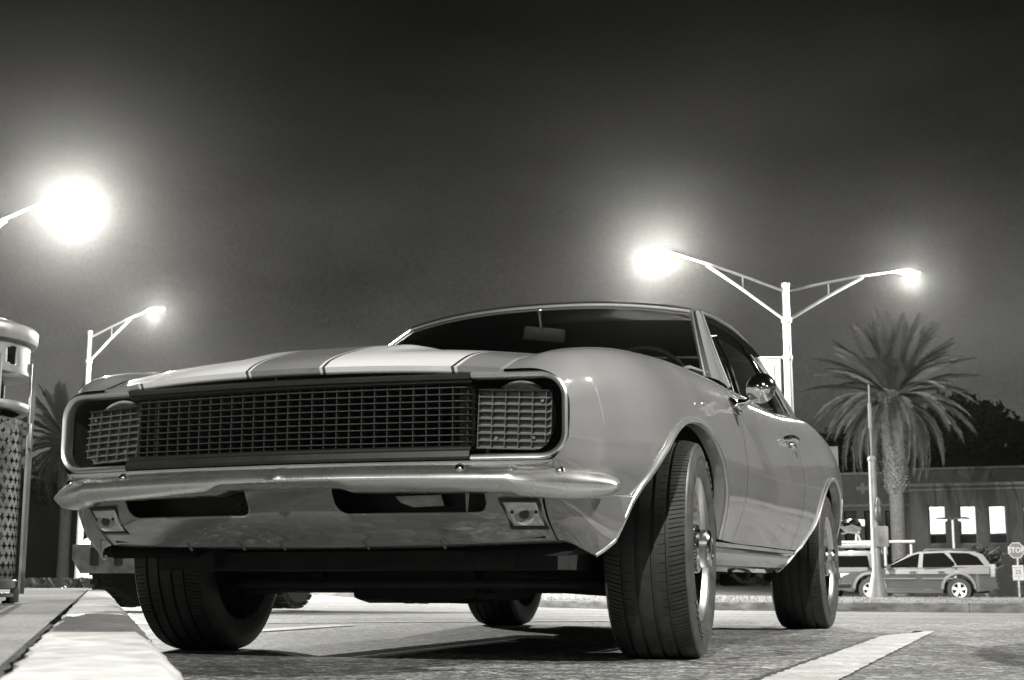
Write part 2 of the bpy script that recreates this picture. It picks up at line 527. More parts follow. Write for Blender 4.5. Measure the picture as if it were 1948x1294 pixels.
rlow = [Vector((.765, 1.83, .256)), Vector((.800, 1.915, .300)), Vector((.822, 1.965, .338))]
rear_lip = rlow+rl
for path in (front_lip, rear_lip):
    b = B(); b.tube([p+Vector((.002, 0, 0)) for p in path], 0.0085, 8)
    both(b, 'wheel_lip_moulding', m_satin, car)
    cyc = sum((p.y for p in path), 0)/len(path)
    b = B(); rows = []
    for p in path:
        c = Vector((p.x, cyc, .32)); d = (c-p).normalized()
        rows.append([p+Vector((-.001, 0, 0)), p+d*.010+Vector((-.006, 0, 0)), p+d*.014+Vector((-.035, 0, 0)), p+Vector((-.045, 0, 0))-d*.0])
    b.grid(rows); both(b, 'arch_flange', m_paint, car)
    b = B(); rows = []
    for p in path:
        c = Vector((p.x, cyc, .32)); d = (c-p).normalized()
        rows.append([p+Vector((-.030, 0, 0)), p-d*.045+Vector((-.06, 0, 0)), p-d*.05+Vector((-.33, 0, 0)), Vector((p.x-.36, cyc+(p.y-cyc)*.1, .45))])
    b.grid(rows); both(b, 'wheel_well', m_well, car)

# rocker panel: from the sill line down under the door
def rocker(u, v):
    y = .345+u*(2.05-.345)
    prof = [(0, (.828, .336)), (.30, (.822, .322)), (.34, (.806, .318)), (.62, (.800, .290)), (.86, (.785, .262)), (1, (.735, .248))]
    x = interp([(a, p[0]) for a, p in prof], v); z = interp([(a, p[1]) for a, p in prof], v)
    return Vector((x, y, z))
both(patch(rocker, 0, 1, 60, 0, 1, 16, arch_rear), 'rocker_panel', m_paint, car, angle=20)

# hood
ZC = [(-.9, .744), (-.865, .766), (-.78, .797), (-.66, .822), (-.53, .840), (-.40, .851), (-.1, .870), (.2, .887), (.5, .902)]
def hood(u, v):
    # u -1..1 across, v 0..1 lip -> cowl (negative v rolls the lip under)
    vv = max(v, 0)
    xs = .575; yf = -.912+.050*abs(u)**1.5
    for _ in range(3):
        y = yf+vv*(.50-yf)
        xs, zs = seam_at(max(y, -.859))
    x = (xs-.003)*u
    zc = spline(ZC, -.9+vv*1.4)
    z = zs-.001+(zc-zs)*(1-abs(u)**2.8)
    z += .017*sm((y+.80)/.26)*sm((.255-abs(x))/.07)
    if v < 0:
        k = -v/.02
        y += .010*k; z -= .017*k
    return Vector((x, y, z))
rows = []
for v in [-.02, -.012, -.004, 0]+[(k/44)**1.25 for k in range(1, 45)]:
    rows.append([hood(-1+2*i/88, v) for i in range(89)])
b = B(); b.grid(rows); b.make('hood', m_hood, car, angle=60, solid=.004)
b = B(); b.grid([[hood(-1+2*i/60, 1)+Vector((0, .004, -.002)) for i in range(61)], [Vector((hood(-1+2*i/60, 1).x, .50, .845)) for i in range(61)]])
b.make('hood_rear_edge', m_black, car)
b = B(); b.grid([[Vector((-.70+1.4*i/20, .46, .852)) for i in range(21)], [Vector((-.72+1.44*i/20, .80-.30*(1-((i-10)/10)**2)+.05, .905+.02*(1-((i-10)/10)**2))) for i in range(21)]])
b.make('cowl_panel', m_black, car)
# ------------------------------------------------------------------ nose: opening, trims, grille, lamps
def VY(x): return -.905+.073*(abs(x)/.72)**1.5
def rr_path(hx, z0, z1, r, n=8, x0=.49):
    """Right half of a rounded rectangle from (x0, z1) round the end to (x0, z0)."""
    p = [(x0+(hx-r-x0)*k/6, z1) for k in range(6)]
    for k in range(n+1):
        g = PI/2-PI/2*k/n; p.append((hx-r+r*math.cos(g), z1-r+r*math.sin(g)))
    for k in range(n+1):
        g = -PI/2*k/n; p.append((hx-r+r*math.cos(g), z0+r+r*math.sin(g)))
    p += [(x0+(hx-r-x0)*(5-k)/6, z0) for k in range(6)]
    return p
# chrome end trims
for sgn in (1, -1):
    pth = rr_path(.722, .506, .714, .062)
    b = B(); rows = []
    for i, (x, z) in enumerate(pth):
        q = pth[min(i+1, len(pth)-1)]; a = pth[max(i-1, 0)]
        tx, tz = q[0]-a[0], q[1]-a[1]; L = math.hypot(tx, tz); nx, nz = -tz/L, tx/L     # points outwards from the opening
        y = VY(x)
        if nx*(x-.5)+nz*(z-.617) < 0: nx, nz = -nx, -nz
        rows.append([Vector((x+nx*.004, y+.010, z+nz*.004)), Vector((x+nx*.003, y-.001, z+nz*.003)), Vector((x-nx*.001, y-.006, z-nz*.001)),
                     Vector((x-nx*.009, y-.003, z-nz*.009)), Vector((x-nx*.012, y+.004, z-nz*.012)), Vector((x-nx*.012, y+.03, z-nz*.012))])
    b.grid(rows)
    (b if sgn > 0 else b.flipx()).make('grille_end_trim', m_satin, car, angle=70)
# black recess behind the whole opening
full = rr_path(.720, .508, .712, .062, x0=0.0)
loop = full+[(-x, z) for x, z in reversed(full[1:-1])]
b = B(); m_ = len(loop)
for ring_, (dy, k) in enumerate(((.002, 1.0), (.10, .985), (.19, .95))):
    b.v += [Vector((x*k, VY(x)*(1-.0)+dy if ring_ < 2 else -.66, .617+(z-.617)*k)) for x, z in loop]
for r_ in range(2):
    for i in range(m_):
        j = (i+1) % m_; b.f.append((r_*m_+i, r_*m_+j, (r_+1)*m_+j, (r_+1)*m_+i))
b.f.append(tuple(2*m_+i for i in range(m_)))
b.make('grille_recess', m_black, car, angle=30)
# black header and sill mouldings over and under the grille
def vstrip(x0, x1, prof, n=24):
    rows = []
    for i in range(n+1):
        x = x0+(x1-x0)*i/n
        rows.append([Vector((x, VY(x)+dy, z)) for dy, z in prof])
    return B().grid(rows)
grille = car  # parts below hang from the grille frame
b = vstrip(-.488, .488, [(.03, .716), (.0, .716), (-.006, .711), (-.004, .702), (.006, .699), (.006, .695), (.014, .692), (.03, .692)])
gf = b.make('grille_frame', m_black, car, angle=25)
b2 = vstrip(-.488, .488, [(.03, .540), (.012, .540), (.006, .536), (.006, .531), (-.004, .526), (-.008, .512), (.0, .506), (.03, .506)])
b2.make('lower_moulding', m_black, gf, angle=25)
# bars of the centre grille: each bar a piece of its own
GX = .470
ncol = 29
proto = None
for i in range(ncol):
    x = -GX+2*GX*i/(ncol-1)
    edge = abs(x) > GX-.002
    o = B().box((0, 0, 0), (.0024, .026, .152)).make('grille_bar', m_grille, gf, smooth=False) if proto is None else proto.copy()
    if proto is None: proto = o
    else: C.objects.link(o)
    o.location = (x, VY(x)+.032+(.012 if edge else 0), .617)
nrow = 9
for i in range(nrow):
    z = .5505+(.1335)*i/(nrow-1)
    pts = [(-GX-.014, .055), (-GX-.012, .030), (-GX+.004, .018)]+[(-GX+.02+(2*GX-.04)*k/22, .016) for k in range(23)]+[(GX-.004, .018), (GX+.012, .030), (GX+.014, .055)]
    bb = B(); top = []
    rows = []
    for x, dy in pts:
        y = VY(x)+dy
        rows.append([Vector((x, y+.028, z-.0013)), Vector((x, y, z-.0013)), Vector((x, y, z+.0013)), Vector((x, y+.028, z+.0013))])
    bb.grid(rows); bb.make('grille_bar', m_grille, gf, smooth=False)
for sgn in (-1, 1):
    bb = B().box((sgn*(GX-.012), VY(GX)+.060, .617), (.040, .004, .150)); bb.make('end_plate', m_hdoor, gf, smooth=False)
# radiator core far behind the bars
bb = B()
bb.box((0, -.69, .61), (.80, .02, .18)); bb.make('radiator', m_well, car, smooth=False)

# headlight doors with their own bars, headlamps half hidden above and behind them
for sgn in (1, -1):
    nm = 'headlight_door'
    x0, x1, z0, z1 = .489, .668, .535, .684
    r = .045
    poly = [(x0, z0), (x1-r, z0)]+[(x1-r+r*math.sin(PI/2*k/6), z0+r-r*math.cos(PI/2*k/6)) for k in range(1, 7)]+[(x1, z1), (x0, z1)]
    yy = lambda x: -.832+.018*(x-x0)/(x1-x0)+.008
    tl = lambda z: (z-z0)*.10
    skew = lambda x, z: z-(x-x0)*.045
    bb = B(); k = len(poly)
    bb.add([(sgn*x, yy(x)+tl(z)+.016, skew(x, z)) for x, z in poly]+[(sgn*x, yy(x)+tl(z)+.024, skew(x, z)) for x, z in poly],
           [tuple(range(k))]+[(i, i+k, (i+1) % k+k, (i+1) % k) for i in range(k)])
    dr = norm(bb.make(nm, m_hdoor, car, smooth=False))
    def halfw(z):
        return x1 if z > z0+r else x1-r+math.sqrt(max(0, r*r-(z0+r-z)**2))
    for i in range(9):
        z = z0+.002+(z1-z0-.004)*i/8; xe = halfw(z)
        rows = []
        for q in range(5):
            x = x0+(xe-x0)*q/4; y = yy(x)+tl(z)
            zz = skew(x, z)
            rows.append([Vector((sgn*x, y+.017, zz-.0016)), Vector((sgn*x, y, zz-.0016)), Vector((sgn*x, y, zz+.0016)), Vector((sgn*x, y+.017, zz+.0016))])
        B().grid(rows).make('grille_bar', m_hdoor, dr, smooth=False)
    for i in range(6):
        x = x0+.0015+(x1-x0-.002)*i/5.25
        zb = z0 if x < x1-r else z0+r-math.sqrt(max(0, r*r-(x-x1+r)**2))
        rows = []
        for z in (zb, z1):
            y = yy(x)+tl(z); zz = skew(x, z)
            rows.append([Vector((sgn*(x-.0008), y+.017, zz)), Vector((sgn*(x-.0008), y, zz)), Vector((sgn*(x+.0008), y, zz)), Vector((sgn*(x+.0008), y+.017, zz))])
        B().grid(rows).make('grille_bar', m_hdoor, dr, smooth=False)
    for sx_, sz_ in ((.535, .562), (.628, .566), (.648, .658)):
        B().lathe([(0, -.003), (.004, -.002), (.0045, .004)], 8, Matrix.Translation((sgn*sx_, yy(sx_)+tl(sz_)+.010, skew(sx_, sz_))) @ Matrix.Rotation(PI/2, 4, 'X')).make('screw', m_steel, dr)
    T = Matrix.Translation((sgn*.580, -.752, .618)) @ Matrix.Rotation(PI/2, 4, 'X')
    hb = B().lathe([(.087, -.02), (.092, .0), (.092, .008), (.088, .012), (.082, .010), (.082, 0)], 40, T).make('headlight', m_chrome, car)
    B().lathe([(.082, .004), (.06, .014), (.03, .020), (0, .022)], 40, T).make('lens', m_lens, hb)
    B().lathe([(0, -.003), (.004, -.002), (.0045, .004)], 8, Matrix.Translation((sgn*.700, -.822, .528)) @ Matrix.Rotation(PI/2, 4, 'X')).make('screw', m_steel, car)

# painted strip between grille and bumper, with its two dark slots
b = vstrip(-.688, .688, [(.05, .5035), (.006, .503), (-.002, .498), (.0, .491), (.012, .485), (.07, .481)], 40)
lp = b.make('lower_grille_panel', m_paint, car, angle=30)
for x0, x1 in ((.13, .47), (-.47, -.13)):
    rows = []
    for i in range(13):
        x = x0+(x1-x0)*i/12
        rows.append([Vector((x, VY(x)+.004, .4905)), Vector((x, VY(x)-.0022, .4895)), Vector((x, VY(x)+.010, .483)), Vector((x, VY(x)+.05, .481))])
    B().grid(rows).make('slot', m_black, lp, smooth=False)

# front bumper
def by(x): return -.945+.040*(min(abs(x), .60)/.60)**2+(1.15*max(0, abs(x)-.60)**1.25 if abs(x) > .60 else 0)
BP = [(.100, .030), (.075, .0345), (.045, .0345), (.022, .026), (.008, .013), (0, .001), (.002, -.006), (.010, -.022), (.026, -.031), (.060, -.034), (.100, -.031)]
rows = []
xs = [-.818+1.636*i/150 for i in range(151)]
for x in xs:
    t = max(0, (abs(x)-.66)/.1585)
    h = math.sqrt(max(0.0, 1-t**2.6))*(1+.22*sm((abs(x)-.56)/.16)); dk = .25+.75*min(1, h)
    vee = .006*max(0, 1-abs(x)/.02)
    notch = .011*sm((.20-abs(x))/.05)
    zc = .4625-.013*(min(abs(x), .8)/.8)**2+(-.004 if abs(x) > .6 else 0)
    rows.append([Vector((x, by(x)+dy*dk-vee*(1-dy*5), zc+dz*h+(notch if dz < -.015 else 0))) for dy, dz in BP])
b = B().grid(rows)
bumper = norm(b.make('front_bumper', m_bump, car, angle=50))
for x in (.475, -.475, .700, -.700):
    z = .4625-.013*(abs(x)/.8)**2+.0245
    T = Matrix.Translation((x, by(x)+.020, z)) @ Matrix.Rotation(rad(62), 4, 'X')
    B().lathe([(.0125, -.006), (.0125, .001), (.010, .004), (.006, .0065), (0, .0072)], 16, T).make('bumper_bolt', m_chrome, bumper)

# valance with two cooling slots
def val(u, v):
    x = u
    yt = -.880+.078*(x/.64)**2; yb = -.725+.045*(x/.64)**2
    z = .446-.018*(x/.64)**2; zb = .308+.010*(x/.64)**2
    p = Vector((x, yt+(yb-yt)*v-.024*math.sin(PI*min(v, 1)), z+(zb-z)*v))
    if v > 1: p = Vector((x, yb+.05*(v-1)*4, zb-.004*(v-1)*4))
    return p
def slot(p):
    x, z = abs(p.x), p.z
    cx, hx, z0, r = .317, .195, .383, .028
    dx = abs(x-cx)-hx+r; dz = (z0+r)-z
    return math.hypot(max(dx, 0), max(dz, 0))+min(max(dx, dz), 0)-r
b = patch(val, -.648, .648, 150, 0, 1.25, 34, slot)
valance = b.make('valance', m_paint, car, angle=40, solid=.005)
bb = B(); bb.box((0, -.70, .42), (1.25, .01, .20)); bb.box((0, -.76, .452), (1.2, .14, .006))
bb.make('slot_backing', m_black, car, smooth=False)
bb = B()
for k in range(8):
    bb.box((-.22+.032*k, -.735, .415), (.016, .012, .006)); bb.box((-.22+.032*k, -.735, .400), (.016, .012, .005))
bb.tube([(-.26, -.75, .44), (-.10, -.74, .385)], .004, 6)
bb.make('horn_bracket', m_int2, car, smooth=False)
B().prism([(.235, -.74, .428), (.36, -.74, .430), (.37, -.74, .402), (.285, -.74, .400), (.25, -.74, .412)], (0, .01, 0)).make('tie_bracket', m_steel, car, smooth=False)
B().prism([(.43, -.75, .445), (.442, -.75, .445), (.438, -.75, .385), (.433, -.75, .385)], (0, .006, 0)).make('brace', m_steel, car, smooth=False)
# parking lamps in the valance
for sgn in (1, -1):
    def vp(x, z, off):
        v = (.446-.018*(x/.64)**2-z)/((.446-.018*(x/.64)**2)-(.308+.010*(x/.64)**2))
        p = val(x, v); return Vector((sgn*p.x, p.y+off-.009, p.z))
    out = [(.545, .412), (.645, .411), (.646, .340), (.552, .340)]
    inn = [(.555, .403), (.635, .402), (.637, .349), (.562, .349)]
    bb = B(); k = 4
    v_ = [vp(x, z, -.004) for x, z in out]+[vp(x, z, -.0075) for x, z in [(a[0]*.5+c[0]*.5, a[1]*.5+c[1]*.5) for a, c in zip(out, inn)]]+[vp(x, z, -.002) for x, z in inn]+[vp(x, z, .03) for x, z in inn]
    bb.add(v_, [(i+r*4, (i+1) % 4+r*4, (i+1) % 4+r*4+4, i+r*4+4) for r in range(3) for i in range(4)])
    pk = norm(bb.make('parking_lamp', m_black, car, angle=10))
    mid = lambda s_: [(sum(a[0] for a in inn)/4+(a[0]-sum(c[0] for c in inn)/4)*s_, sum(a[1] for a in inn)/4+(a[1]-sum(c[1] for c in inn)/4)*s_) for a in inn]
    bb = B(); v_ = [vp(x, z, -.002) for x, z in inn]+[vp(x, z, -.0045) for x, z in mid(.82)]
    bb.add(v_, [(0, 1, 5, 4), (1, 2, 6, 5), (2, 3, 7, 6), (3, 0, 4, 7), (4, 5, 6, 7)])
    norm(bb.make('lens', m_lens, pk, smooth=False))
    c = vp(.600, .376, -.004)
    T = Matrix.Translation(c) @ Matrix.Rotation(rad(97), 4, 'X')
    bb = B()
    for k in range(4): bb.lathe([(.013+.004*k, 0), (.0140+.004*k, .0022), (.015+.004*k, 0)], 24, T)
    bb.make('lens_ribs', m_lens, pk, kind='stuff')
    B().lathe([(.0125, 0), (.012, .003), (.008, .0035), (.006, .002), (0, .002)], 20, T).make('bulb', m_int2, pk)
    for q in (.572, .630):
        B().lathe([(.0042, 0), (.0035, .003), (0, .003)], 10, Matrix.Translation(vp(q, .380, -.004)) @ Matrix.Rotation(rad(97), 4, 'X')).make('screw', m_int, pk)

# ------------------------------------------------------------------ greenhouse
def wsb(u):   # windscreen bottom edge, u -1..1
    return Vector((.705*u, .80-.27*(1-abs(u)**2.2), .918+.030*(1-u*u)))
def wst(u):   # top edge
    return Vector((.580*u, 1.175-.085*(1-abs(u)**2.2), 1.224+.040*(1-abs(u)**2.4)))
def ws(u, v):
    p = wsb(u).lerp(wst(u), v); p.y -= .018*math.sin(PI*v); p.z += .012*math.sin(PI*v); return p
b = B().grid([[ws(-1+2*i/40, j/16) for i in range(41)] for j in range(17)])
b.make('windscreen', m_glass, car)
# trims round the windscreen
b = B(); b.tube([ws(-1+2*i/40, 1)+Vector((0, -.006, .002)) for i in range(41)], .007, 8)
b.tube([ws(1, 1-j/16)+Vector((.002, -.006, .002)) for j in range(17)], .0065, 8)
b.tube([ws(-1, 1-j/16)+Vector((-.002, -.006, .002)) for j in range(17)], .0065, 8)
b.make('windscreen_trim', m_satin, car)
b = B().grid([[ws(-1+2*i/40, 1.0)+Vector((0, -.004, .006)) for i in range(41)], [ws(-1+2*i/40, 1.0)+Vector((0, .006, .018)) for i in range(41)]])
b.make('header_seal', m_black, car)
# pillars
def RE(y):   # roof edge (drip rail line): x, z against y
    return Vector((spline([(1.10, .602), (1.3, .622), (1.7, .628), (2.1, .622), (2.5, .618), (2.9, .630), (3.25, .655)], y), y,
                   spline([(1.10, 1.208), (1.25, 1.226), (1.45, 1.236), (1.8, 1.248), (2.1, 1.238), (2.35, 1.210), (2.55, 1.182), (2.85, 1.128), (3.1, 1.065), (3.25, .985)], y)))
wo_b, wo_t = Vector((.752, .985, .905)), Vector((.608, 1.205, 1.228))
rows = []
for j in range(17):
    v = j/16; a = ws(1, v)+Vector((.006, -.002, .003)); q = wo_b.lerp(wo_t, v); q.y -= .02*math.sin(PI*v)
    mid_ = a.lerp(q, .5)+Vector((.010, -.012, .004))
    seal = a.lerp(mid_, .38)+Vector((.004, -.002, 0))
    rows.append((a, seal, mid_, a.lerp(q, .82)+Vector((.008, -.006, 0)), q))
both(B().grid([r[:2] for r in rows]), 'pillar_seal', m_black, car)
both(B().grid([r[1:] for r in rows]), 'pillar', m_paint, car, angle=60)
b = B(); b.tube([rows[j][4]+Vector((.004, 0, .001)) for j in range(17)]+[RE(1.22+.12*k)+Vector((.006, 0, 0)) for k in range(18)], .0065, 8)
both(b, 'drip_rail', m_satin, car)
# roof
def roof(u, y):
    e_ = RE(max(y, 1.10)); zc = spline([(1.02, 1.266), (1.12, 1.278), (1.3, 1.296), (1.7, 1.310), (2.1, 1.298), (2.4, 1.262)], y)
    yy_ = y-.075*(1-abs(u)**2.2)*(1-sm((y-1.1)/.5))
    return Vector((e_.x*u, yy_, e_.z+(zc-e_.z)*(1-abs(u)**2.6)))
b = B().grid([[roof(-1+2*i/40, 1.175+1.225*j/30) for i in range(41)] for j in range(31)])
b.make('roof', m_paint, car)
# rear pillars, rear window, deck
def sail(u, v):   # u 0..1 along the pillar front -> rear at the roof edge, v 0..1 top -> bottom
    t = RE(2.12+(3.25-2.12)*u); bb_ = Vector((.735-.075*u, 2.42+.83*u, spline([(0, .952), (.5, .978), (1, .975)], u)))
    p = t.lerp(bb_, v); p.x += .014*math.sin(PI*v); return p
both(B().grid([[sail(i/20, j/12) for i in range(21)] for j in range(13)]), 'rear_pillar', m_paint, car)
b = B().grid([[Vector((RE(2.4+.85*j/10).x*(-1+2*i/12), 2.4+.85*j/10, RE(2.4+.85*j/10).z+(.05*(1-j/10))*(1-(-1+2*i/12)**2))) for i in range(13)] for j in range(11)])
b.make('rear_window', m_dglass, car)
b = B().grid([[Vector(((.64 if abs(i-6) == 6 else .60*abs(i-6)/6)*(1 if i > 6 else -1), 3.2+.5*j/6, .975-.04*j/6)) for i in range(13)] for j in range(7)])
b.make('boot_lid', m_paint, car)
b = B().grid([[Vector((.80*(-1+2*i/8), 3.70, z)) for i in range(9)] for z in (.93, .7, .4)]); b.make('tail_panel', m_paint, car)
rows = []
for i in range(41):
    u = -1+2*i/40; x = .90*u; t = max(0, (abs(x)-.70)/.2); y = 3.80-.16*t*t
    h = math.sqrt(max(0.02, 1-t**2.2))
    rows.append([Vector((x, y+dy, .50+dz*h)) for dy, dz in ((-.08, .03), (-.02, .042), (0, .01), (0, -.02), (-.03, -.045), (-.09, -.04))])
b = B().grid(rows)
# ends of the rear bumper wrap forward along the quarter
for sg in (1, -1):
    pts = []
    for k in range(9):
        y = 3.64-.30*k/8
        pts.append((sg*(.895-.02*(k/8)**2), y, .50, 1-.75*(k/8)**2))
    b.grid([[Vector((x, y, z+dz*h)) + Vector((sg*dx, 0, 0)) for dx, dz in ((-.05, .035), (.0, .040), (.018, .008), (.016, -.018), (-.01, -.042), (-.05, -.035))] for x, y, z, h in pts])
b.make('rear_bumper', m_chrome, car, angle=60)
# side glass and its bright frames
def sg_(u, v):
    bot = Vector((.742+.012*math.sin(PI*u), 1.00+1.42*u, .896+.055*sm((u-.5)/.5)))
    y = 1.18+(2.14-1.18)*u; t = RE(y)+Vector((-.012, 0, -.014))
    p = bot.lerp(t, v); p.x += .012*math.sin(PI*v); return p
both(B().grid([[sg_(i/20, j/10) for i in range(21)] for j in range(11)]), 'side_window', m_dglass, car)
b = B(); b.tube([sg_(.015, j/10)+Vector((.005, 0, 0)) for j in range(11)], .006, 6)
b.tube([sg_(.14, j/10*.80)+Vector((.006, 0, 0)) for j in range(11)], .006, 6)
b.tube([sg_(.015+.14*j/10, .74+.06*j/10)+Vector((.006, 0, 0)) for j in range(10)], .004, 6)
both(b, 'vent_window_frame', m_chrome, car)
b = B(); b.tube([sg_(.70+.10*j/10, j/10)+Vector((.006, 0, 0)) for j in range(11)], .005, 6)
b.tube([sg_(.72+.10*j/10, j/10)+Vector((.006, 0, 0)) for j in range(11)], .005, 6)
b.tube([sg_(1, j/10)+Vector((.006, 0, 0)) for j in range(11)], .006, 6)
b.tube([sg_(i/20, .0)+Vector((.006, 0, .003)) for i in range(21)], .005, 6)
both(b, 'side_window_trim', m_chrome, car)
b = B().grid([[sg_(i/20, .94)+Vector((.003, 0, 0)) for i in range(21)], [sg_(i/20, 1.06)+Vector((.006, 0, 0)) for i in range(21)]])
both(b, 'window_seal', m_black, car)

# cabin
b = B(); b.box((0, .98, .86), (1.36, .50, .14), bev=.04); b.make('dashboard', m_int, car)
b = B(); b.box((0, 1.9, .38), (1.40, 2.6, .04)); b.make('cabin_floor', m_int, car, smooth=False)
b = B().grid([[Vector((.66*(-1+2*i/8), 1.2+1.0*j/6, RE(1.2+1.0*j/6).z-.03+.03*(1-((i-4)/4)**2))) for i in range(9)] for j in range(7)]); b.make('headlining', m_well, car)
for sx in (.36, -.36):
    st = B().box((sx, 1.82, .56), (.50, .50, .14), bev=.05).make('seat', m_int2, car)
    B().box((sx, 2.06, .82), (.48, .14, .50), rot=Matrix.Rotation(rad(-14), 3, 'X'), bev=.05).make('backrest', m_int2, st)
B().box((0, 2.45, .80), (1.2, .16, .40), rot=Matrix.Rotation(rad(-16), 3, 'X'), bev=.05).make('rear_seat', m_int2, car)
T = Matrix.Translation((.37, 1.30, .935)) @ Matrix.Rotation(rad(-68), 4, 'X')
b = B(); b.tube([T @ Vector((.185*math.cos(2*PI*k/36), .185*math.sin(2*PI*k/36), 0)) for k in range(36)], .011, 8, closed=True)
for g in (0, 2.1, 4.2): b.tube([T @ Vector((0, 0, -.02)), T @ Vector((.18*math.cos(g+.5), .18*math.sin(g+.5), 0))], .010, 6)
b.tube([T @ Vector((0, 0, -.3)), T @ Vector((0, 0, .01))], .025, 10)
b.make('steering_wheel', m_int, car)
# inside mirror
mirr = B().box((.030, 1.06, 1.152), (.165, .026, .056), rot=Matrix.Rotation(rad(6), 3, 'Y') @ Matrix.Rotation(rad(14), 3, 'Z'), bev=.012).make('interior_mirror', m_int2, car)
B().tube([(.010, 1.06, 1.246), (.018, 1.045, 1.21), (.022, 1.05, 1.165)], [.010, .006, .008], 8).make('mirror_stem', m_steel, mirr)
# door mirror, round chrome head on a stalk
T = Matrix.Translation((.935, .600, .846)) @ Matrix.Rotation(rad(80), 4, 'X') @ Matrix.Rotation(rad(-14), 4, 'Y')
dm = B().lathe([(0, .030), (.018, .028), (.036, .020), (.048, .006), (.052, -.008), (.051, -.014), (.046, -.016), (0, -.016)], 40, T).make('door_mirror', m_chrome, car)
B().tube([(.862, .640, .797), (.885, .630, .800), (.912, .622, .814), (.930, .612, .838)], [.020, .013, .010, .010], 10).make('mirror_stalk', m_chrome, dm)
b = B(); b.lathe([(.034, 0), (.032, .006), (.018, .012), (0, .014)], 20, Matrix.Translation((.842, .645, .794)) @ Matrix.Rotation(rad(58), 4, 'Y') @ Matrix.Scale(1.5, 4, (0, 1, 0)))
b.make('mirror_base', m_chrome, dm)
# door handles
for sg in (1, -1):
    p, _ = at_yz(1.60, .765, (6.6, 3.6))
    b = B(); b.tube([(p.x-.004, 1.515, .763), (p.x+.018, 1.530, .768), (p.x+.028, 1.580, .771), (p.x+.028, 1.640, .771), (p.x+.020, 1.675, .768), (p.x-.002, 1.690, .763)], [.009, .012, .013, .013, .013, .010], 10)
    b.lathe([(.018, 0), (.018, .010), (.012, .020), (0, .022)], 16, Matrix.Translation((p.x, 1.675, .752)) @ Matrix.Rotation(PI/2, 4, 'Y'))
    (b if sg > 0 else b.flipx()).make('door_handle', m_chrome, doors[0 if sg > 0 else 1])
    b = B(); b.lathe([(.012, 0), (.012, .005), (0, .007)], 14, Matrix.Translation((at_yz(1.70, .715, (6.8, 3.9))[0].x-.001, 1.70, .715)) @ Matrix.Rotation(PI/2, 4, 'Y'))
    (b if sg > 0 else b.flipx()).make('door_lock', m_chrome, doors[0 if sg > 0 else 1])
# wiper arm resting at the foot of the windscreen
B().tube([(.60, .70, .925), (.66, .76, .945), (.715, .84, .935)], [.008, .014, .006], 6).make('wiper_arm', m_black, car)

# ------------------------------------------------------------------ underside
b = B()
b.box((0, .62, .27), (1.20, 2.3, .05)); b.box((0, 2.3, .30), (1.24, 2.6, .06))
b.box((.44, -.10, .30), (.10, .95, .10)); b.box((-.44, -.10, .30), (.10, .95, .10))
b.box((0, .05, .235), (1.0, .22, .11), bev=.03)
b.box((0, -.45, .34), (.9, .10, .14), bev=.03)
b.box((0, -.62, .37), (1.2, .06, .12))
b.make('chassis', m_under, car)
b = B(); b.box((0, .10, .215), (.42, .42, .13), bev=.05); b.box((.02, .80, .225), (.34, .55, .10), bev=.04); b.lathe([(.055, -.06), (.055, .06)], 16, Matrix.Translation((.30, -.02, .215)) @ Matrix.Rotation(PI/2, 4, 'X')); b.make('oil_pan', m_under, car)
for sg in (1, -1):
    b = B(); b.tube([(sg*.30, -.05, .24), (sg*.62, -.02, .205)], [.05, .035], 8); b.tube([(sg*.30, .16, .24), (sg*.62, 0, .205)], [.04, .03], 8)
    b.tube([(sg*.45, 0, .25), (sg*.45, 0, .52)], .055, 12)
    b.make('suspension_arm', m_under, car)
    B().tube([(sg*.52, -.62, .335), (sg*.522, -.62, .285)], .0035, 6).make('hanging_bolt', m_steel, car)
    b = B(); b.tube([(sg*.25, .3, .22), (sg*.30, 1.4, .19), (sg*.33, 2.4, .25), (sg*.34, 3.6, .26)], .03, 10); b.make('exhaust_pipe', m_under, car)
    b = B(); b.tube([(sg*.60, 1.75, .30), (sg*.56, 2.70, .24), (sg*.55, 3.4, .32)], [.03, .05, .03], 8); b.box((sg*.60, 1.86, .245), (.12, .22, .10), bev=.02)
    b.make('leaf_spring', m_under, car)
b = B(); b.tube([(-.7, 2.70, .31), (.7, 2.70, .31)], .045, 12); b.lathe([(0, -.13), (.10, -.1), (.14, 0), (.10, .1), (0, .13)], 18, Matrix.Translation((.05, 2.70, .30)) @ Matrix.Rotation(PI/2, 4, 'Y')); b.make('rear_axle', m_under, car)
b = B(); b.tube([(-.62, -.10, .205), (-.3, -.36, .21), (.3, -.36, .21), (.62, -.10, .205)], .013, 8); b.make('sway_bar', m_under, car)
for x in (-.36, -.08, .16, .37, -.20):
    B().tube([(x, -.765, .318), (x+.006, -.745, .296)], .0035, 6).make('valance_clip', m_int2, car)
b = B(); b.tube([(.74, 1.0, .245), (.72, 1.3, .215), (.70, 1.6, .22), (.68, 1.8, .25)], .008, 6); b.make('brake_cable', m_under, car)

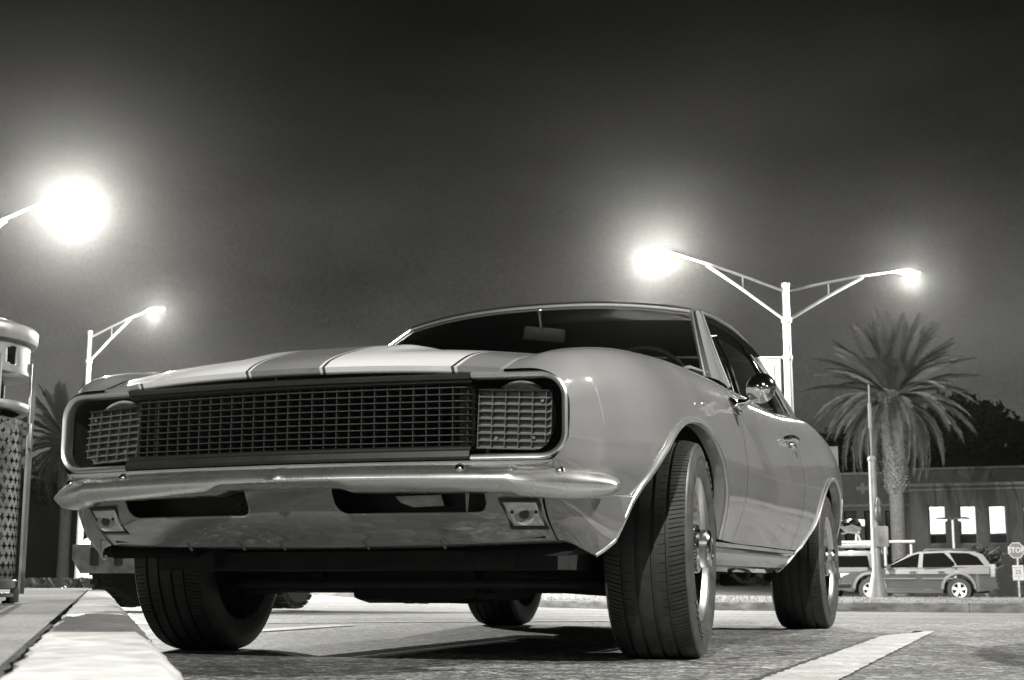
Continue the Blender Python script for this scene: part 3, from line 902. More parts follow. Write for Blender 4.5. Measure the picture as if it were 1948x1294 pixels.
# ------------------------------------------------------------------ wheels
R_T, HW = .3135, .108
def tyre_mesh():
    gro = [(-.062, .009), (-.022, .009), (.020, .009), (.060, .008)]
    cols = [-HW]
    def addc(x): cols.append(x)
    marks = []
    for c, w in gro: marks += [c-w/2-.001, c-w/2, c+w/2, c+w/2+.001]
    xs_ = sorted(set([-HW, -.098, -.088, -.076, -.05, -.036, -.010, .006, .034, .048, .074, 0.088, .098, HW]+marks))
    NB = 78
    fr = [0.0, .11, .115, .50, .505, .575, .58, .995]   # groove 0-.10, then block, half sipe .505-.56
    verts = []; faces = []; ths = [(k+f_)/NB*2*PI for k in range(NB) for f_ in fr]
    nC = len(xs_); nT = len(ths)
    for it, th in enumerate(ths):
        f_ = fr[it % len(fr)]
        for x in xs_:
            sh = abs(x)/HW
            r = R_T-.010*sh**4-.003*sh**2
            ing = any(abs(x-c) <= w/2+1e-6 for c, w in gro)
            outer = abs(x) > .064
            lat = (f_ <= .11) and outer
            half = (.505 <= f_ <= .575) and ((outer and abs(x) < .0985) or .036 < abs(x) < .058)
            if ing: r -= .0075
            elif lat: r -= .0065
            elif half: r -= .0036
            a = th+.055*(abs(x)/HW)**1.6
            verts.append(Vector((x, r*math.sin(a), r*math.cos(a))))
    for i in range(nT):
        j = (i+1) % nT
        for k in range(nC-1): faces.append((i*nC+k, i*nC+k+1, j*nC+k+1, j*nC+k))
    for v in verts:
        if v.z < -R_T+.007: v.z = -R_T+.007
    return verts, faces
tv, tf = tyre_mesh()
def wall_prof(s_):
    P_ = [(R_T-.012, HW-.001), (R_T-.017, HW+.004), (R_T-.022, HW+.006), (R_T-.026, HW+.0055), (R_T-.03, HW+.008), (R_T-.048, HW+.013), (R_T-.052, HW+.0115),
          (R_T-.066, HW+.0125), (R_T-.070, HW+.014), (R_T-.090, HW+.008), (R_T-.104, HW-.001), (R_T-.108, HW+.0015), (R_T-.112, HW-.003), (R_T-.118, HW-.014)]
    return P_
m_wchrome = M('wheel chrome', 0.60, 0.11, 1.0, rvar=.03, scale=10)
m_ring = M('bright trim ring', 0.80, 0.30, 1.0, var=.08, scale=12)
def wheel(name):
    """Wheel about the origin, axle along x, outside towards +x."""
    w = bpy.data.objects.new(name, None); C.objects.link(w); w.empty_display_size = .2
    mesh('tyre_tread', tv, tf, m_rubber, w, angle=20)
    TX = Matrix.Rotation(PI/2, 4, 'Y')
    b = B(); b.lathe(wall_prof(1), 96, TX); b.f = [q for q in b.f if len(q) == 4]
    b2 = B(); b2.lathe([(R_T-.012, -HW+.001), (R_T-.03, -HW-.010), (R_T-.06, -HW-.014), (R_T-.10, -HW-.006), (R_T-.115, -HW+.02)], 96, TX); b2.f = [q for q in b2.f if len(q) == 4]
    b.add(b2.v, b2.f)
    for v in b.v:
        if v.z < -R_T+.007: v.z = -R_T+.007
    norm(b.make('sidewall', m_wall, w, angle=30))
    # raised ring of lettering blocks and ribs on the sidewall
    b = B(); rng = random.Random(3)
    for base in (0.35, 3.5):
        for k in range(8):
            a = base+k*.105
            for q in range(3):
                rr_ = R_T-.046-.009*q; wd = rng.choice((.012, .004, .012))
                c = Vector((HW+.0140, rr_*math.sin(a), rr_*math.cos(a)))
                b.box(c, (.003, wd, .0035), rot=Matrix.Rotation(-a, 3, 'X'))
            c = Vector((HW+.0135, (R_T-.055)*math.sin(a-.02), (R_T-.055)*math.cos(a-.02)))
            b.box(c, (.003, .0035, .020), rot=Matrix.Rotation(-a, 3, 'X'))
    b.make('sidewall_relief', m_wall, w, smooth=False, kind='stuff')
    # trim ring and dished rim
    b = B(); b.lathe([(.206, HW-.016), (.208, HW-.006), (.204, HW+.001), (.197, HW-.001), (.192, HW-.008), (.188, HW-.012), (.184, HW-.018)], 72, TX); b.f = [q for q in b.f if len(q) == 4]
    norm(b.make('trim_ring', m_ring, w, angle=40))
    b = B(); prof = [(.185, HW-.017), (.180, HW-.030), (.178, HW-.044), (.172, HW-.057), (.160, HW-.070), (.146, HW-.074), (.128, HW-.066), (.108, HW-.058), (.085, HW-.054), (.05, HW-.054)]
    n = 80
    b.lathe(prof, n, TX)
    # five windows cut in the dish
    cut = []
    for q in b.f:
        if len(q) != 4: continue
        c = sum((b.v[i] for i in q), Vector())/4; r = math.hypot(c.y, c.z); g = (math.atan2(c.z, c.y)-PI/2) % (2*PI/5)
        if .112 < r < .152 and (g < .30 or g > 2*PI/5-.30): continue
        cut.append(q)
    b.f = cut
    rim = norm(b.make('rim', m_wchrome, w, angle=40))
    b = B(); b.lathe([(.205, -HW+.01), (.185, -.06), (.178, 0), (.178, HW-.05)], 48, TX); b.f = [q for q in b.f if len(q) == 4]; b.make('rim_barrel', m_int2, w)
    b = B(); b.lathe([(.15, -.03), (.15, .01), (.05, .02), (0, .02)], 32, TX); b.make('brake_drum', m_well, w)
    # fluted centre cap
    b = B(); nf = 44; rows = []
    for r0, h, fl_ in ((.072, HW-.058, 1), (.070, HW-.010, 1), (.068, HW-.004, 0), (.058, HW-.002, 0), (.054, HW+.004, 0), (.054, HW+.026, 0), (.050, HW+.031, 0), (.034, HW+.034, 0), (.030, HW+.030, 0), (.0, HW+.030, 0)):
        ring_ = []
        for k in range(nf*4+1):
            a = 2*PI*k/(nf*4); r = r0-(.0045 if (fl_ and k % 4 in (2, 3)) else 0)
            ring_.append(Vector((h, r*math.sin(a), r*math.cos(a))))
        rows.append(ring_)
    b.grid(rows); norm(b.make('centre_cap', m_wchrome, w, angle=30))
    b = B(); b.lathe([(.026, HW+.0305), (.024, HW+.033), (0, HW+.034)], 24, TX); b.make('cap_emblem', m_int2, w)
    return w
w0 = wheel('wheel'); w0.parent = car
spots = [((.748, -.01, R_T-.006), rad(5)), ((.748, 2.725, R_T-.006), 0), ((-.748, -.01, R_T-.006), PI+rad(5)), ((-.748, 2.725, R_T-.006), PI)]
for i, (l_, a_) in enumerate(spots):
    o = w0 if i == 0 else copy_tree(w0, car)
    o.location = l_; o.rotation_euler = (0, 0, a_)
# ================================================================== GROUND
m_asph = M('asphalt', 0.18, 0.75, var=0.55, scale=130, bump=0.45, bscale=150, detail=6)
def add_layer(m, scale, lo, hi, stretch=None):
    """Multiply a second, larger noise (patches and stains of their own) into a material's colour."""
    n, l = m.node_tree.nodes, m.node_tree.links
    b = n['Principled BSDF']; src = b.inputs['Base Color'].links[0].from_socket
    t = n.new('ShaderNodeTexCoord'); z = n.new('ShaderNodeTexNoise'); z.inputs['Scale'].default_value = scale; z.inputs['Detail'].default_value = 6
    v = t.outputs['Object']
    if stretch:
        mp = n.new('ShaderNodeMapping'); mp.inputs['Scale'].default_value = stretch; l.new(v, mp.inputs[0]); v = mp.outputs[0]
    l.new(v, z.inputs['Vector'])
    r = n.new('ShaderNodeMapRange'); r.inputs[1].default_value = .32; r.inputs[2].default_value = .68; r.inputs[3].default_value = lo; r.inputs[4].default_value = hi
    l.new(z.outputs[0], r.inputs[0])
    mx = n.new('ShaderNodeMix'); mx.data_type = 'RGBA'; mx.blend_type = 'MULTIPLY'; mx.inputs[0].default_value = 1
    l.new(src, mx.inputs[6]); l.new(r.outputs[0], mx.inputs[7]); l.new(mx.outputs[2], b.inputs['Base Color'])
    return m
def aggregate(m, scale, lo, hi):
    """Pale and dark stone chips showing in the worn binder."""
    n, l = m.node_tree.nodes, m.node_tree.links
    b = n['Principled BSDF']; src = b.inputs['Base Color'].links[0].from_socket
    t = n.new('ShaderNodeTexCoord'); z = n.new('ShaderNodeTexVoronoi'); z.inputs['Scale'].default_value = scale
    l.new(t.outputs['Object'], z.inputs['Vector'])
    sp = n.new('ShaderNodeSeparateColor'); l.new(z.outputs['Color'], sp.inputs[0])
    pw = n.new('ShaderNodeMath'); pw.operation = 'POWER'; pw.inputs[1].default_value = 2.2; l.new(sp.outputs[0], pw.inputs[0])
    r = n.new('ShaderNodeMapRange'); r.inputs[3].default_value = lo; r.inputs[4].default_value = hi; l.new(pw.outputs[0], r.inputs[0])
    mx = n.new('ShaderNodeMix'); mx.data_type = 'RGBA'; mx.blend_type = 'MULTIPLY'; mx.inputs[0].default_value = 1
    l.new(src, mx.inputs[6]); l.new(r.outputs[0], mx.inputs[7]); l.new(mx.outputs[2], b.inputs['Base Color'])
aggregate(m_asph, 75, .45, 2.0)
aggregate(m_asph, 28, .7, 1.5)
def cracks(m, scale, width, dark):
    n, l = m.node_tree.nodes, m.node_tree.links
    b = n['Principled BSDF']; src = b.inputs['Base Color'].links[0].from_socket
    t = n.new('ShaderNodeTexCoord'); w = n.new('ShaderNodeTexNoise'); w.inputs['Scale'].default_value = 1.7; w.inputs['Detail'].default_value = 8
    l.new(t.outputs['Object'], w.inputs['Vector'])
    ad = n.new('ShaderNodeMix'); ad.data_type = 'RGBA'; ad.blend_type = 'ADD'; ad.inputs[0].default_value = .55
    l.new(t.outputs['Object'], ad.inputs[6]); l.new(w.outputs['Color'], ad.inputs[7])
    z = n.new('ShaderNodeTexVoronoi'); z.feature = 'DISTANCE_TO_EDGE'; z.inputs['Scale'].default_value = scale
    l.new(ad.outputs[2], z.inputs['Vector'])
    r = n.new('ShaderNodeMapRange'); r.inputs[1].default_value = 0; r.inputs[2].default_value = width; r.inputs[3].default_value = dark; r.inputs[4].default_value = 1
    l.new(z.outputs['Distance'], r.inputs[0])
    mx = n.new('ShaderNodeMix'); mx.data_type = 'RGBA'; mx.blend_type = 'MULTIPLY'; mx.inputs[0].default_value = 1
    l.new(src, mx.inputs[6]); l.new(r.outputs[0], mx.inputs[7]); l.new(mx.outputs[2], b.inputs['Base Color'])
cracks(m_asph, .45, .006, .25)
add_layer(m_asph, 1.3, .62, 1.3)
add_layer(m_asph, 14, .75, 1.25)
m_line = M('road paint', 0.50, 0.6, var=0.22, scale=60, bump=0.5, bscale=150); add_layer(m_line, 7, .72, 1.1); add_layer(m_line, 45, .78, 1.12)
m_walk = M('pavement concrete', 0.22, 0.95, spec=0.2, var=0.35, scale=120, bump=0.6, bscale=130); add_layer(m_walk, 2.5, .75, 1.2)
m_kerb = M('painted kerb', 0.60, 0.95, spec=0.15, var=0.22, scale=26, bump=0.7, bscale=45, detail=8); add_layer(m_kerb, 4.0, .62, 1.08); add_layer(m_kerb, 30, .84, 1.06)
m_kerb2 = M('bare kerb concrete', 0.13, 0.7, var=0.25, scale=40, bump=0.5, bscale=90); add_layer(m_kerb2, 3, .7, 1.2)
m_mkerb = M('weathered kerb', 0.20, 0.75, var=0.5, scale=5, bump=0.6, bscale=50, stretch=(1, 1, 3)); add_layer(m_mkerb, 1.2, .5, 1.3)
m_soil = M('soil and dry turf', 0.14, 0.9, var=0.5, scale=12, bump=1.0, bscale=30)

def gz(x, y):
    """Ground height: flat by the car, the lot falls gently away behind it."""
    k = sm((x+16)/12)
    return -k*(.0165*max(0, min(y, 22)-4)+.0035*max(0, y-22))
def frange(a, b, n): return [a+(b-a)*i/n for i in range(n+1)]
gx = [-160, -120, -90, -70, -50, -40]+frange(-32, 14, 46)+[18, 24, 32, 45, 60, 90, 130, 170]
gy = [-80, -60, -45, -30, -20]+frange(-12, 30, 42)+frange(32, 60, 14)+[70, 80, 100, 130, 170, 220]
b = B().grid([[Vector((x, y, gz(x, y))) for y in gy] for x in gx])
struct(norm(b.make('asphalt', m_asph)))

def sheet(poly_rows, name, mat, dz=.004):
    b = B().grid([[Vector((x, y, gz(x, y)+dz)) for x, y in r] for r in poly_rows]); return struct(norm(b.make(name, mat)))
# bay marking beside the car, its far end worn to a curved tip
rj = random.Random(2)
sheet([[(1.175+.12*sm((y-1.55)/.8)**2+(rj.random()-.5)*.010, y), (1.255, y), (1.335+(rj.random()-.5)*.010, y)] for y in frange(-5.5, 2.38, 260)], 'road_marking', m_line)
m_tar = M('tar seam', .022, .7, var=.4, scale=40)
sheet([[(1.150+(rj.random()-.5)*.016, y), (1.172+(rj.random()-.5)*.008, y)] for y in frange(-2.5, 1.7, 150)], 'tar_seam', m_tar, .002)
sheet([[(-1.52, y), (-1.36, y)] for y in frange(.9, 2.35, 12)], 'road_marking', m_line)
sheet([[(x, 5.95+(x+1)*.62), (x, 6.09+(x+1)*.62)] for x in frange(-4.5, 9, 30)], 'road_marking', m_line)
sheet([[(x, 2.50+(x+2)*.62), (x, 2.62+(x+2)*.62)] for x in frange(-2.6, -.3, 10)], 'road_marking', m_line)
sheet([[(x, 9.4+(x+1)*.62), (x, 9.56+(x+1)*.62)] for x in frange(-6, 8, 30)], 'road_marking', m_line)

# kerb: runs diagonally past the car's left front tyre; straight stones with open joints
KD = Vector((-.5885, .8085, 0)); KN = Vector((.8085, .5885, 0))   # along, towards the road
K0 = Vector((.592, -2.307, 0))                                     # a point on its road edge
kerb_b = {}
def kerb_piece(s0, s1, mat, name='kerb', seed=0):
    rg = random.Random(seed); n = max(2, int((s1-s0)/.05))
    rows = []
    for i in range(n+1):
        s = s0+(s1-s0)*i/n; j = (rg.random()-.5)*.010; q = (rg.random()-.5)*.009
        ed = .012 if i in (0, n) else 0
        prof = [(.012+q, -.02), (.006+q, .10), (-.004+q, .126), (-.026+j, .1405-ed), (-.08, .1425-ed+q*.4), (-.145, .1415-ed), (-.158+j, .134), (-.160+j, -.02)]
        rows.append([K0+KD*s+KN*a+Vector((0, 0, z)) for a, z in prof])
    b = B().grid(rows)
    b.f.append(tuple(range(8))); b.f.append(tuple(n*8+k for k in range(8)))
    return struct(norm(b.make(name, mat, angle=45)))
edges = [-3.4, -1.62, .22, 1.36, 2.9, 4.6, 6.3, 8.0, 9.7, 11.4, 13.1, 15.0]
for i, (a, c) in enumerate(zip(edges, edges[1:])):
    kerb_piece(a+.003, c-.003, m_kerb2 if i == 2 else m_kerb, seed=i)
# pavement behind the kerb: slabs with open joints
def pave(s0, s1, t0, t1, name='pavement'):
    n, m_ = max(2, int((s1-s0)/.4)), max(2, int((t1-t0)/.4))
    b = B().grid([[K0+KD*(s0+(s1-s0)*i/n)+KN*(-.163-(t0+(t1-t0)*j/m_))+Vector((0, 0, .136)) for j in range(m_+1)] for i in range(n+1)])
    o = struct(norm(b.make(name, m_walk, smooth=False)))
    return o
base_w = pave(-4, 15.0, 0, 8.2, 'pavement_bed'); base_w.location.z = -.02
for i in range(10):
    for j in range(4):
        o = pave(-3.8+1.9*i+.005, -3.8+1.9*(i+1)-.005, .008+2.05*j, .008+2.05*(j+1)-.010, 'paving_slab'); o.parent = base_w; o.location.z = .02
        del o['kind']
# strip of darker verge beyond the pavement, with scrubby plants
b = B().grid([[Vector((-13+.0*i-22*i/10, 14+6*j/4+(1.6*i), .10)) for j in range(5)] for i in range(11)])
struct(norm(b.make('verge', m_soil)))

# traffic island beyond the lane
IK0, IK1 = Vector((-14.5, 23.8, 0)), Vector((12.5, 9.7, 0))
ID = (IK1-IK0).normalized(); IN = Vector((-ID.y, ID.x, 0))
Ln = (IK1-IK0).length
isl = lambda s, t, z: (lambda p: Vector((p.x, p.y, gz(p.x, p.y)+z)))(IK0+ID*s+IN*t)
for i in range(14):
    s0, s1 = Ln*i/14+.006, Ln*(i+1)/14-.006
    rows = []
    for k in range(13):
        s = s0+(s1-s0)*k/12
        rows.append([isl(s, -.01, -.05), isl(s, 0, .10), isl(s, .02, .125), isl(s, .15, .13), isl(s, .17, .05)])
    b = B().grid(rows); b.f.append((0, 1, 2, 3, 4)); b.f.append(tuple(60+k for k in range(5)))
    struct(norm(b.make('island_kerb', m_mkerb, angle=45)))
m_grass_soil = M('island turf', 0.20, 0.9, var=0.4, scale=30, bump=1.0, bscale=60)
rise = lambda t: .12+.10*sm(t/3.5)
b = B().grid([[isl(Ln*i/40, .16+6.4*j/14, rise(6.4*j/14)) for j in range(15)] for i in range(41)])
struct(norm(b.make('traffic_island', m_grass_soil)))
m_blade = M('dry grass', 0.26, 0.7, var=0.4, scale=3)
b = B(); rg = random.Random(5)
for k in range(9000):
    s = Ln*rg.random(); t = .18+4.2*rg.random()**1.6
    p = isl(s, t, rise(t-.16)-.005); h = .015+.03*rg.random(); a = rg.random()*PI; w = Vector((math.cos(a), math.sin(a), 0))*.008
    b.add([p-w, p+w, p+Vector(((rg.random()-.5)*.03, (rg.random()-.5)*.03, h))], [(0, 1, 2)])
tag(b.make('grass', m_blade, smooth=False), 'short dry grass covering the traffic island behind its weathered kerb', 'grass', kind='stuff')

# ================================================================== HILLS
m_hill = M('dark hillside', 0.012, 1.0, var=0.5, scale=.2)
m_treeline = M('dark foliage', 0.004, 0.9, var=0.6, scale=2)
def ridge(pts, depth, name):
    rows = []
    for x, y, h in pts:
        d = Vector((x-1.75, y+4, 0)).normalized()
        rows.append([Vector((x, y, -1))-d*8, Vector((x, y, h*.72))-d*2, Vector((x, y, h)), Vector((x, y, h*1.02))+d*depth*.3, Vector((x, y, -1))+d*depth])
    return struct(norm(B().grid(rows).make(name, m_hill)))
ridge([(-34, 158, 11), (-22, 158, 13), (-13, 158, 14.5), (-6, 156, 15), (2, 152, 13.5), (9, 150, 13), (14, 148, 14), (22, 146, 15), (34, 140, 16), (60, 130, 16)], 40, 'hill')
ridge([(-128, 50, 7), (-108, 62, 8.5), (-92, 72, 9.2), (-78, 80, 9), (-66, 88, 7.5), (-52, 96, 5.5), (-38, 104, 5)], 40, 'hill')
def clumps(spots, name, seed, label):
    rg = random.Random(seed); b = B()
    for x, y, z, R, n in spots:
        for k in range(n):
            th = rg.random()*2*PI; ph = math.acos(1-2*rg.random()); r = R*(.55+.5*rg.random())
            c = Vector((x+r*math.sin(ph)*math.cos(th), y+r*math.sin(ph)*math.sin(th), z+.75*r*math.cos(ph)))
            s_ = R*.09*(.5+rg.random())
            for q in range(2):
                a = Vector((rg.random()-.5, rg.random()-.5, rg.random()-.5)).normalized(); u = a.orthogonal().normalized(); w = a.cross(u)
                b.add([c+u*s_, c-u*s_*.5+w*s_*.8, c-u*s_*.5-w*s_*.8], [(0, 1, 2)])
    return tag(b.make(name, m_treeline, smooth=False), label, 'trees', kind='stuff')
sp = []
rg = random.Random(11)
for px in range(26):
    t = px/25; x = -26+66*t; y = 150-6*t
    sp.append((x, y, interp([(0, 11.5), (.2, 13.5), (.33, 15.2), (.45, 13.5), (.58, 12.8), (.68, 14.2), (1, 15.5)], t)+rg.random()*1.2, 3.0+1.2*rg.random(), 700))
clumps(sp, 'wooded_ridge', 12, 'black mass of trees along the ridge behind the palm and building')
sp = []
for k in range(22):
    t = k/21; x = -112+70*t; y = 62+36*t
    sp.append((x, y, interp([(0, 8.0), (.35, 8.6), (.6, 7), (1, 4)], t)+rg.random()*1.2, 2.4+rg.random(), 300))
clumps(sp, 'dark_thicket', 14, 'black thicket of trees behind the litter bin and far lamp post')
# low scrubby plants on the verge edge
b = B(); rg = random.Random(21)
for k in range(260):
    s = 9.3+5.5*rg.random(); t = 5.0+3.2*rg.random()
    p = K0+KD*s+KN*(-t); p.z = .12
    p = Vector((-8.2-4.6*rg.random(), 10.5+3.4*rg.random(), .10))
    for q in range(7):
        a = rg.random()*2*PI; h = .05+.16*rg.random(); d = Vector((math.cos(a), math.sin(a), 0))
        b.add([p, p+d*h*.5+Vector((0, 0, h*.8)), p+d*h*.7+Vector((-d.y*.04, d.x*.04, h*.7))], [(0, 1, 2)])
m_weed = M('weeds', 0.08, .8, var=.5, scale=5)
tag(b.make('weeds', m_weed, smooth=False), 'low scrubby weeds at the far edge of the pavement beyond the litter bin', 'weeds', kind='stuff')

# ================================================================== STREET LAMPS
m_pole = M('galvanised pole', 0.42, 0.5, 0.2, var=0.15, scale=6)
m_lampglow = emit('lit lamp glass', 60)
def lamp_head(parent, pos, d, power, r=.085):
    """Cobra-head luminaire; d points from the arm outwards."""
    d = Vector((d[0], d[1], 0)).normalized(); s = Vector((-d.y, d.x, 0)); U = Vector((0, 0, 1)); pos = Vector(pos)
    b = B(); rows = []
    for k in range(13):
        t = k/12; w = .19*math.sin(PI*min(1, .12+t*.86))**.6; hgt = .13*math.sin(PI*min(1, .10+t*.84))**.7
        c = pos+d*(-.42+.84*t)
        rows.append([c+s*w*math.cos(PI*q/8)+U*hgt*math.sin(PI*q/8) for q in range(9)])
    b.grid(rows)
    hd = norm(b.make('lamp_head', m_pole, parent))
    b = B(); rows = []
    for k in range(9):
        t = k/8; w = .155*math.sin(PI*min(1, .1+t*.8))**.6
        c = pos+d*(-.16+.50*t)
        rows.append([c+s*w*math.cos(PI*q/8)-U*(.11*math.sin(PI*t)**.5)*math.sin(PI*q/8) for q in range(9)])
    b.grid(rows); norm(b.make('lamp_glass', m_lampglow, hd))
    L = bpy.data.lights.new('lamp_light', 'POINT'); L.energy = power; L.color = LAMP; L.shadow_soft_size = r
    lo = bpy.data.objects.new('lamp_light', L); C.objects.link(lo); lo.location = pos+d*.06-U*.21; lo.parent = parent
def lamp_arm(parent, top, head, drop=1.0, reach=.62):
    top, head = Vector(top), Vector(head); d = head-top; h = Vector((d.x, d.y, 0))
    L = h.length; u = h/L
    mid = top+u*(L*reach); mid.z = top.z+d.z*.72
    b = B()
    up_ = [top+Vector((0, 0, -.12)), top.lerp(mid, .5)+Vector((0, 0, -.05)), mid, mid+u*(L*.18)+Vector((0, 0, d.z*.20)), head-u*.38+Vector((0, 0, .03))]
    lo_ = [top-Vector((0, 0, drop)), (top-Vector((0, 0, drop))).lerp(mid, .55), mid-Vector((0, 0, .05))]
    b.tube(up_, [.04, .04, .04, .035, .03], 8); b.tube(lo_, .045, 8)
    p = up_[0].lerp(up_[2], .55); q = lo_[0].lerp(lo_[2], .55); b.tube([p, q], .022, 6)
    b.make('arm', m_pole, parent)
def street_lamp(label, base, top_z, heads, power, r0=.13, r1=.08):
    base = Vector(base)
    t = thing('street_lamp', label, 'street lamp', group='street lamps round the car park')
    b = B(); b.tube([base, base+Vector((0, 0, .35)), base+Vector((0, 0, .36)), Vector((base.x, base.y, top_z))], [r0*1.3, r0*1.25, r0, r1], 14); b.make('pole', m_pole, t)
    b = B(); b.lathe([(r1*1.5, -.07), (r1*1.5, .07)], 14, Matrix.Translation((base.x, base.y, top_z-1.0))); b.make('collar', m_pole, t)
    b = B(); b.lathe([(r1*1.2, -.04), (r1*1.25, .10), (0, .14)], 14, Matrix.Translation((base.x, base.y, top_z))); b.make('cap', m_pole, t)
    for h, pw in heads:
        lamp_arm(t, (base.x, base.y, top_z-.02), h)
        lamp_head(t, h, (h[0]-base.x, h[1]-base.y), pw)
    return t
P = POWER
far_l = street_lamp('pale street lamp with one short curved arm beyond the kerb, left of the car', (-29.6, 37.9, -.05), 8.96, [((-26.6, 37.45, 9.55), P*.35)], P)
near_l = street_lamp('very bright street lamp whose arm enters beside the litter bin', (-22.0, 20.6, -.05), 7.25, [((-18.83, 22.53, 8.95), P*1.6)], P)
dbl = street_lamp('tall double-armed street lamp with a banner, rising behind the coupe', (-4.62, 36.98, -.35), 8.72, [((-7.8, 34.32, 9.44), P*1.0), ((-1.31, 39.59, 9.44), P*.32)], P, .16, .10)
# lamps on the near side of the lot, which light the car's nose and flank
street_lamp('street lamp standing in the lot ahead of the coupe nose', (6.6, -14.6, 0), 8.6, [((3.0, -13.2, 9.2), P*FRONT)], P)
street_lamp('street lamp standing close off the coupe left flank', (13.4, 4.2, 0), 8.2, [((9.8, 3.0, 8.8), P*MAIN)], P)
for lb, px_, py_, hx_, hy_ in (('street lamp far down the lot beyond the pavement corner', -11.5, -23.0, -8.4, -22.0), ('street lamp far down the lot past the open side of the bay', 19.5, -21.5, 16.2, -20.2),
                          ('street lamp at the far end of the lot ahead of the coupe', -1.0, -36.0, -3.6, -34.0)):
    street_lamp(lb, (px_, py_, 0), 8.4, [((hx_, hy_, 9.0), P*.035)], P)
# banner on the double lamp
m_banner = M('banner cloth', 0.42, .8, var=.12, scale=4)
m_banner2 = M('banner border', 0.14, .8, var=.12, scale=4)
bn = thing('banner', 'pale upright banner hung from the double-armed lamp pole behind the door mirror', 'banner')
bx_ = Vector((-.94, -.342, 0)); o_ = Vector((-4.62, 36.98, 0))
b = B(); b.tube([o_+bx_*.08+Vector((0, 0, 6.62)), o_+bx_*1.0+Vector((0, 0, 6.62))], .025, 8); b.tube([o_+bx_*.08+Vector((0, 0, 4.3)), o_+bx_*1.0+Vector((0, 0, 4.3))], .025, 8); b.lathe([(.14, -.06), (.14, .06)], 14, Matrix.Translation(o_+Vector((0, 0, 6.62)))); b.make('bracket', m_pole, bn)
B().prism([o_+bx_*.22+Vector((0, 0, 6.58)), o_+bx_*.92+Vector((0, 0, 6.58)), o_+bx_*.92+Vector((0, 0, 4.34)), o_+bx_*.22+Vector((0, 0, 4.34))], (.006, -.016, 0)).make('cloth', m_banner2, bn, smooth=False)
B().prism([o_+bx_*.42+Vector((.008, -.022, 6.40)), o_+bx_*.84+Vector((.008, -.022, 6.40)), o_+bx_*.84+Vector((.008, -.022, 4.44)), o_+bx_*.42+Vector((.008, -.022, 4.44))], (.002, -.006, 0)).make('panel', m_banner, bn, smooth=False)
# ================================================================== LITTER BIN
m_bin = M('scuffed bin steel', 0.30, 0.38, 0.55, var=0.3, scale=9, rvar=.12, bump=.05, bscale=60, detail=8)
m_bin2 = M('dark bin steel', 0.16, 0.45, 0.5, var=0.35, scale=12, rvar=.1)
m_bag = M('bin liner', 0.010, 0.35, var=.3, scale=10, bump=.8, bscale=12)
m_white = M('white plastic', 0.34, .4, var=.1)
BX, BY, BR = -1.867, -.04, .300
bn_ = thing('litter_bin', 'round steel litter bin with perforated sides and a hooded top on the pavement', 'litter bin', (BX, BY, .137))
Z = lambda z: (z-.137)*1.05
b = B(); b.lathe([(.305, Z(1.005)), (.318, Z(1.008)), (.322, Z(1.022)), (.322, Z(1.052)), (.314, Z(1.062)), (.24, Z(1.085)), (.12, Z(1.098)), (0, Z(1.10))], 64); b.make('lid', m_bin, bn_, angle=40)
# hood ring with oval cut-outs
b = B(); n, mz = 120, 20; z0, z1 = Z(.905), Z(1.006)
vals = []
for i in range(n):
    for j in range(mz):
        g = 2*PI*(i+.5)/n; z = z0+(z1-z0)*(j+.5)/mz
        gg = ((g+.42) % (2*PI/7))-PI/7
        u, v = gg*.30/.030, (z-(z0+z1)/2)/.034
        if u*u+v*v < 1 and (abs(u) < .8 or abs(v) < .5): continue
        vals.append((i, j))
b.v = [Vector((.297*math.cos(2*PI*i/n), .297*math.sin(2*PI*i/n), z0+(z1-z0)*j/mz)) for i in range(n) for j in range(mz+1)]
b.f = [(i*(mz+1)+j, ((i+1) % n)*(mz+1)+j, ((i+1) % n)*(mz+1)+j+1, i*(mz+1)+j+1) for i, j in vals]
b.make('hood', m_bin, bn_, solid=.004)
b = B(); b.lathe([(.20, Z(1.0)), (.20, Z(.80)), (0, Z(.80))], 32); b.make('liner', m_bag, bn_)
b = B(); b.lathe([(.290, Z(.898)), (.301, Z(.900)), (.301, Z(.912)), (.290, Z(.914)), (.15, Z(.918))], 64); b.make('hood_floor', m_bin, bn_)
B().box((.13, -.18, Z(.835)), (.10, .07, .07), bev=.015).make('paper_cup', m_white, bn_)
b = B(); b.lathe([(.270, Z(.775)), (.300, Z(.776)), (.305, Z(.782)), (.305, Z(.800)), (.300, Z(.806)), (.270, Z(.808)), (.270, Z(.775))], 64); b.make('rim', m_bin, bn_, angle=40)
b = B(); b.lathe([(.262, Z(.185)), (.292, Z(.185)), (.297, Z(.19)), (.297, Z(.212)), (.29, Z(.217)), (.262, Z(.217))], 64); b.lathe([(.255, Z(.160)), (.295, Z(.160)), (.295, Z(.172)), (.255, Z(.172)), (.255, Z(.160))], 64); b.make('base_ring', m_bin2, bn_, angle=40)
# upright straps
angs = [rad(a) for a in (-15, 37, 90, 142, 195, 247, 298)]
for a in angs:
    T = Matrix.Rotation(a, 4, 'Z')
    b = B(); b.box((.304, 0, Z(.56)), (.008, .055, .82), bev=.002); b.box((.313, .020, Z(.56)), (.016, .006, .82)); b.box((.312, 0, Z(.70)), (.008, .064, .09), bev=.002)
    b.box((.29, 0, Z(.165)), (.03, .05, .05), bev=.003)
    b.v = [T @ v for v in b.v]; b.make('upright', m_bin, bn_, angle=30)
    b = B(); b.lathe([(.022, Z(.138)), (.022, Z(.146)), (.008, Z(.149)), (.008, Z(.165))], 12, T @ Matrix.Translation((.27, 0, 0))); b.make('foot', m_black, bn_)
